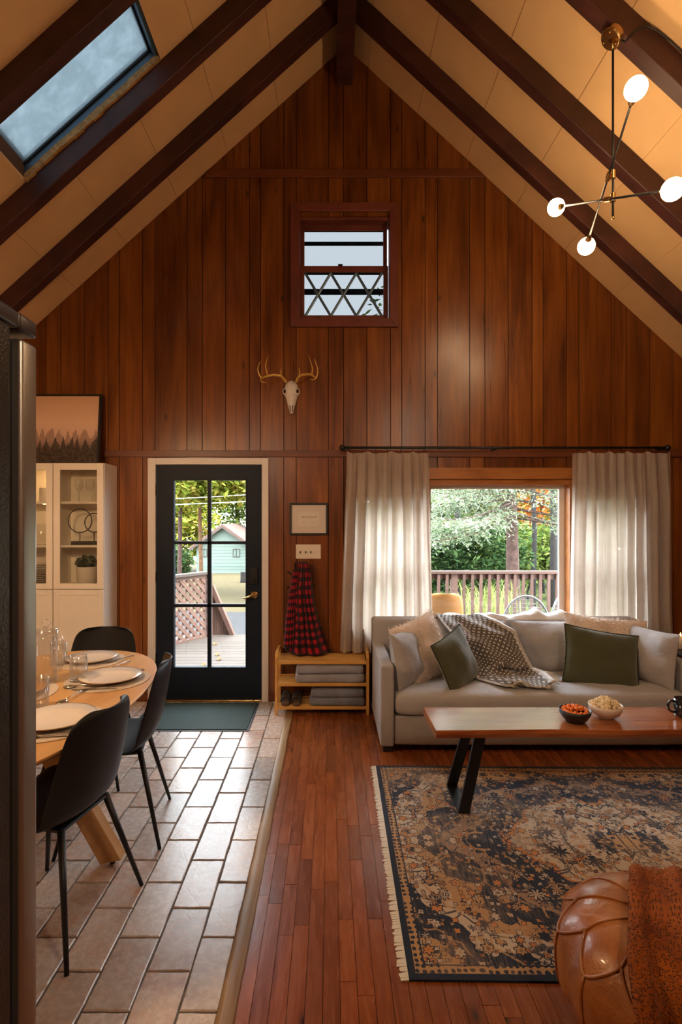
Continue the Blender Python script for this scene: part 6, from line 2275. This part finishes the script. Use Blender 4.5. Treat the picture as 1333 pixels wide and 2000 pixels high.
# the silvery spruce
SPX, SPY = 3.80, 11.0
sz = ground_z(SPY)
spr = thing('spruce_tree', 'large silvery spruce with a rough reddish trunk beyond the deck', 'tree', (SPX, SPY, sz), 0, 'trees in the yard')
pts = [Vector((SPX - 0.012 * k, SPY, sz - 0.1 + 7.0 * k / 10)) for k in range(11)]
trk = obj('trunk', MB().tube(pts, [0.19 if k == 0 else 0.155 * (1 - 0.075 * k) for k in range(11)], 14), 'bark_red', spr, smooth=True)
rg = random.Random(21)
Cs, As, Bs = [], [], []
nb = 60
for k in range(nb):
    zb = sz + 2.35 + 1.75 * (k / 38) if k < 38 else sz + 4.1 + 2.4 * (k - 38) / 22
    a = k * 2.4 + rg.uniform(-0.4, 0.4)
    if k < 26 and k % 2 == 0:
        a = PI + rg.uniform(-0.15, 1.1)      # many boughs reach left and towards the house
    elif k < 26 and k % 4 == 1:
        a = rg.uniform(-0.9, 0.2)
    L = (3.3 - 1.6 * k / nb) * rg.uniform(0.8, 1.1)
    dirv = Vector((math.cos(a), math.sin(a), 0))
    s0 = Vector((SPX, SPY, zb))
    br = []
    for q in range(9):
        t = q / 8
        br.append(s0 + dirv * L * t + Vector((0, 0, -0.55 * t - 0.25 * t * t + 0.45 * t ** 3)))
    obj('branch', MB().tube(br, [0.028 * (1 - 0.85 * q / 8) for q in range(9)], 6), 'bark_red', trk, smooth=True)
    side = Vector((-dirv.y, dirv.x, 0))
    for q in range(80):
        t = 0.16 + 0.84 * rg.random()
        i = min(int(t * 8), 7)
        p = br[i].lerp(br[i + 1], t * 8 - i)
        tl = (0.55 * (1.1 - t) + 0.18) * rg.uniform(0.6, 1.2)
        sg = rg.choice((-1, 1))
        tw = (side * sg * 0.85 + dirv * 0.55 + Vector((0, 0, rg.uniform(-0.45, 0.05)))).normalized()
        m_ = 12
        for j in range(m_):
            f = (j + rg.random()) / m_
            c = p + tw * tl * f + Vector((rg.gauss(0, 0.02), rg.gauss(0, 0.02), rg.gauss(0, 0.018) - 0.10 * f * f))
            nd_ = (tw + Vector((rg.gauss(0, 0.55), rg.gauss(0, 0.55), rg.gauss(0, 0.4)))).normalized()
            b = nd_.cross(Vector((rg.gauss(0, 0.5), rg.gauss(0, 0.5), 1))).normalized()
            Cs.append(c)
            As.append(nd_ * rg.uniform(0.028, 0.052))
            Bs.append(b * rg.uniform(0.010, 0.018))
obj('needles', quads_mesh('needles', np.array(Cs), np.array(As), np.array(Bs)), 'needles_silver', spr)['kind'] = 'stuff'

# ------------------------------------------------------------------ mint house across the yard
HY = 38.0
hk_ = F / HY
hX = lambda px: (px - VX) / hk_
hZ = lambda py: CH + (VY - py) / hk_
gz_ = ground_z(HY) - 0.05
hs = thing('house', 'small mint green house with a gabled red brown roof across the yard', 'building', (hX(436), HY + 3, gz_))
ex0, ex1, ez, apx, apz = hX(384), hX(488), hZ(1064), hX(436), hZ(1027)
obj('wall', MB().prism([(ex0, gz_), (ex1, gz_), (ex1, ez), (apx, apz), (ex0, ez)], HY, HY + 7), 'mint_siding', hs)
for k in range(1, 9):
    z = gz_ + 0.1 + (ez - gz_) * k / 9
    obj('siding_board', MB().box(ex0, ex1, HY - 0.02, HY, z, z + 0.20), 'mint_siding', hs)
for sx, xe in ((-1, ex0), (1, ex1)):
    xo = xe + sx * 0.4
    zo = apz + (ez - apz) * (xo - apx) / (xe - apx)
    obj('roof', MB().prism([(apx, apz), (xo, zo), (xo, zo + 0.14), (apx, apz + 0.14)], HY - 0.4, HY + 7.3), 'roof_red', hs)
    obj('rake_board', MB().prism([(apx, apz - 0.16), (xo, zo - 0.16), (xo, zo), (apx, apz)], HY - 0.42, HY - 0.38), 'deck_wood', hs)
for pxa, pxb in ((455, 469), (393, 405)):
    wf = obj('window', frame(MB(), hX(pxa), hX(pxb), hZ(1088), hZ(1072), 0.05, 0.05, 0.05, 0.05, HY - 0.06, HY - 0.02), 'deck_wood', hs)
    xm = (hX(pxa) + hX(pxb)) / 2
    obj('mullion', MB().box(xm - 0.025, xm + 0.025, HY - 0.06, HY - 0.02, hZ(1088), hZ(1072)), 'deck_wood', wf)
    obj('pane', MB().box(hX(pxa) + 0.05, hX(pxb) - 0.05, HY - 0.035, HY - 0.022, hZ(1087), hZ(1073)), 'house_trim', wf)
obj('base_trim', MB().box(ex0, ex1, HY - 0.03, HY, hZ(1109), hZ(1107.5)), 'house_trim', hs)
stp = at(475, 1133, F * (CH + 1.55) / (1133 - VY))
sy = 27.5
sxx = (475 - VX) * sy / F
tag(obj('tree_stump', MB().lathe([(0, 0), (0.17, 0), (0.14, 0.12), (0.13, 0.55), (0.12, 0.58), (0, 0.57)], 14, (sxx, sy, ground_z(sy) - 0.02)), 'bark_dark', smooth=True), 'dark tree stump on the lawn in front of the mint house', 'stump')
for k, (py, sag) in enumerate(((974, 0.25), (985, 0.2))):
    zc_ = CH + (VY - py) * 18 / F
    tag(obj('power_line', MB().tube([(-14 + 1.0 * q, 18, zc_ + sag * ((q - 6) / 6) ** 2 - 0.05) for q in range(13)], 0.014, 5), 'vinyl'), ('upper' if k == 0 else 'lower') + ' of two white overhead wires crossing in front of the trees', 'wire', 'overhead wires')
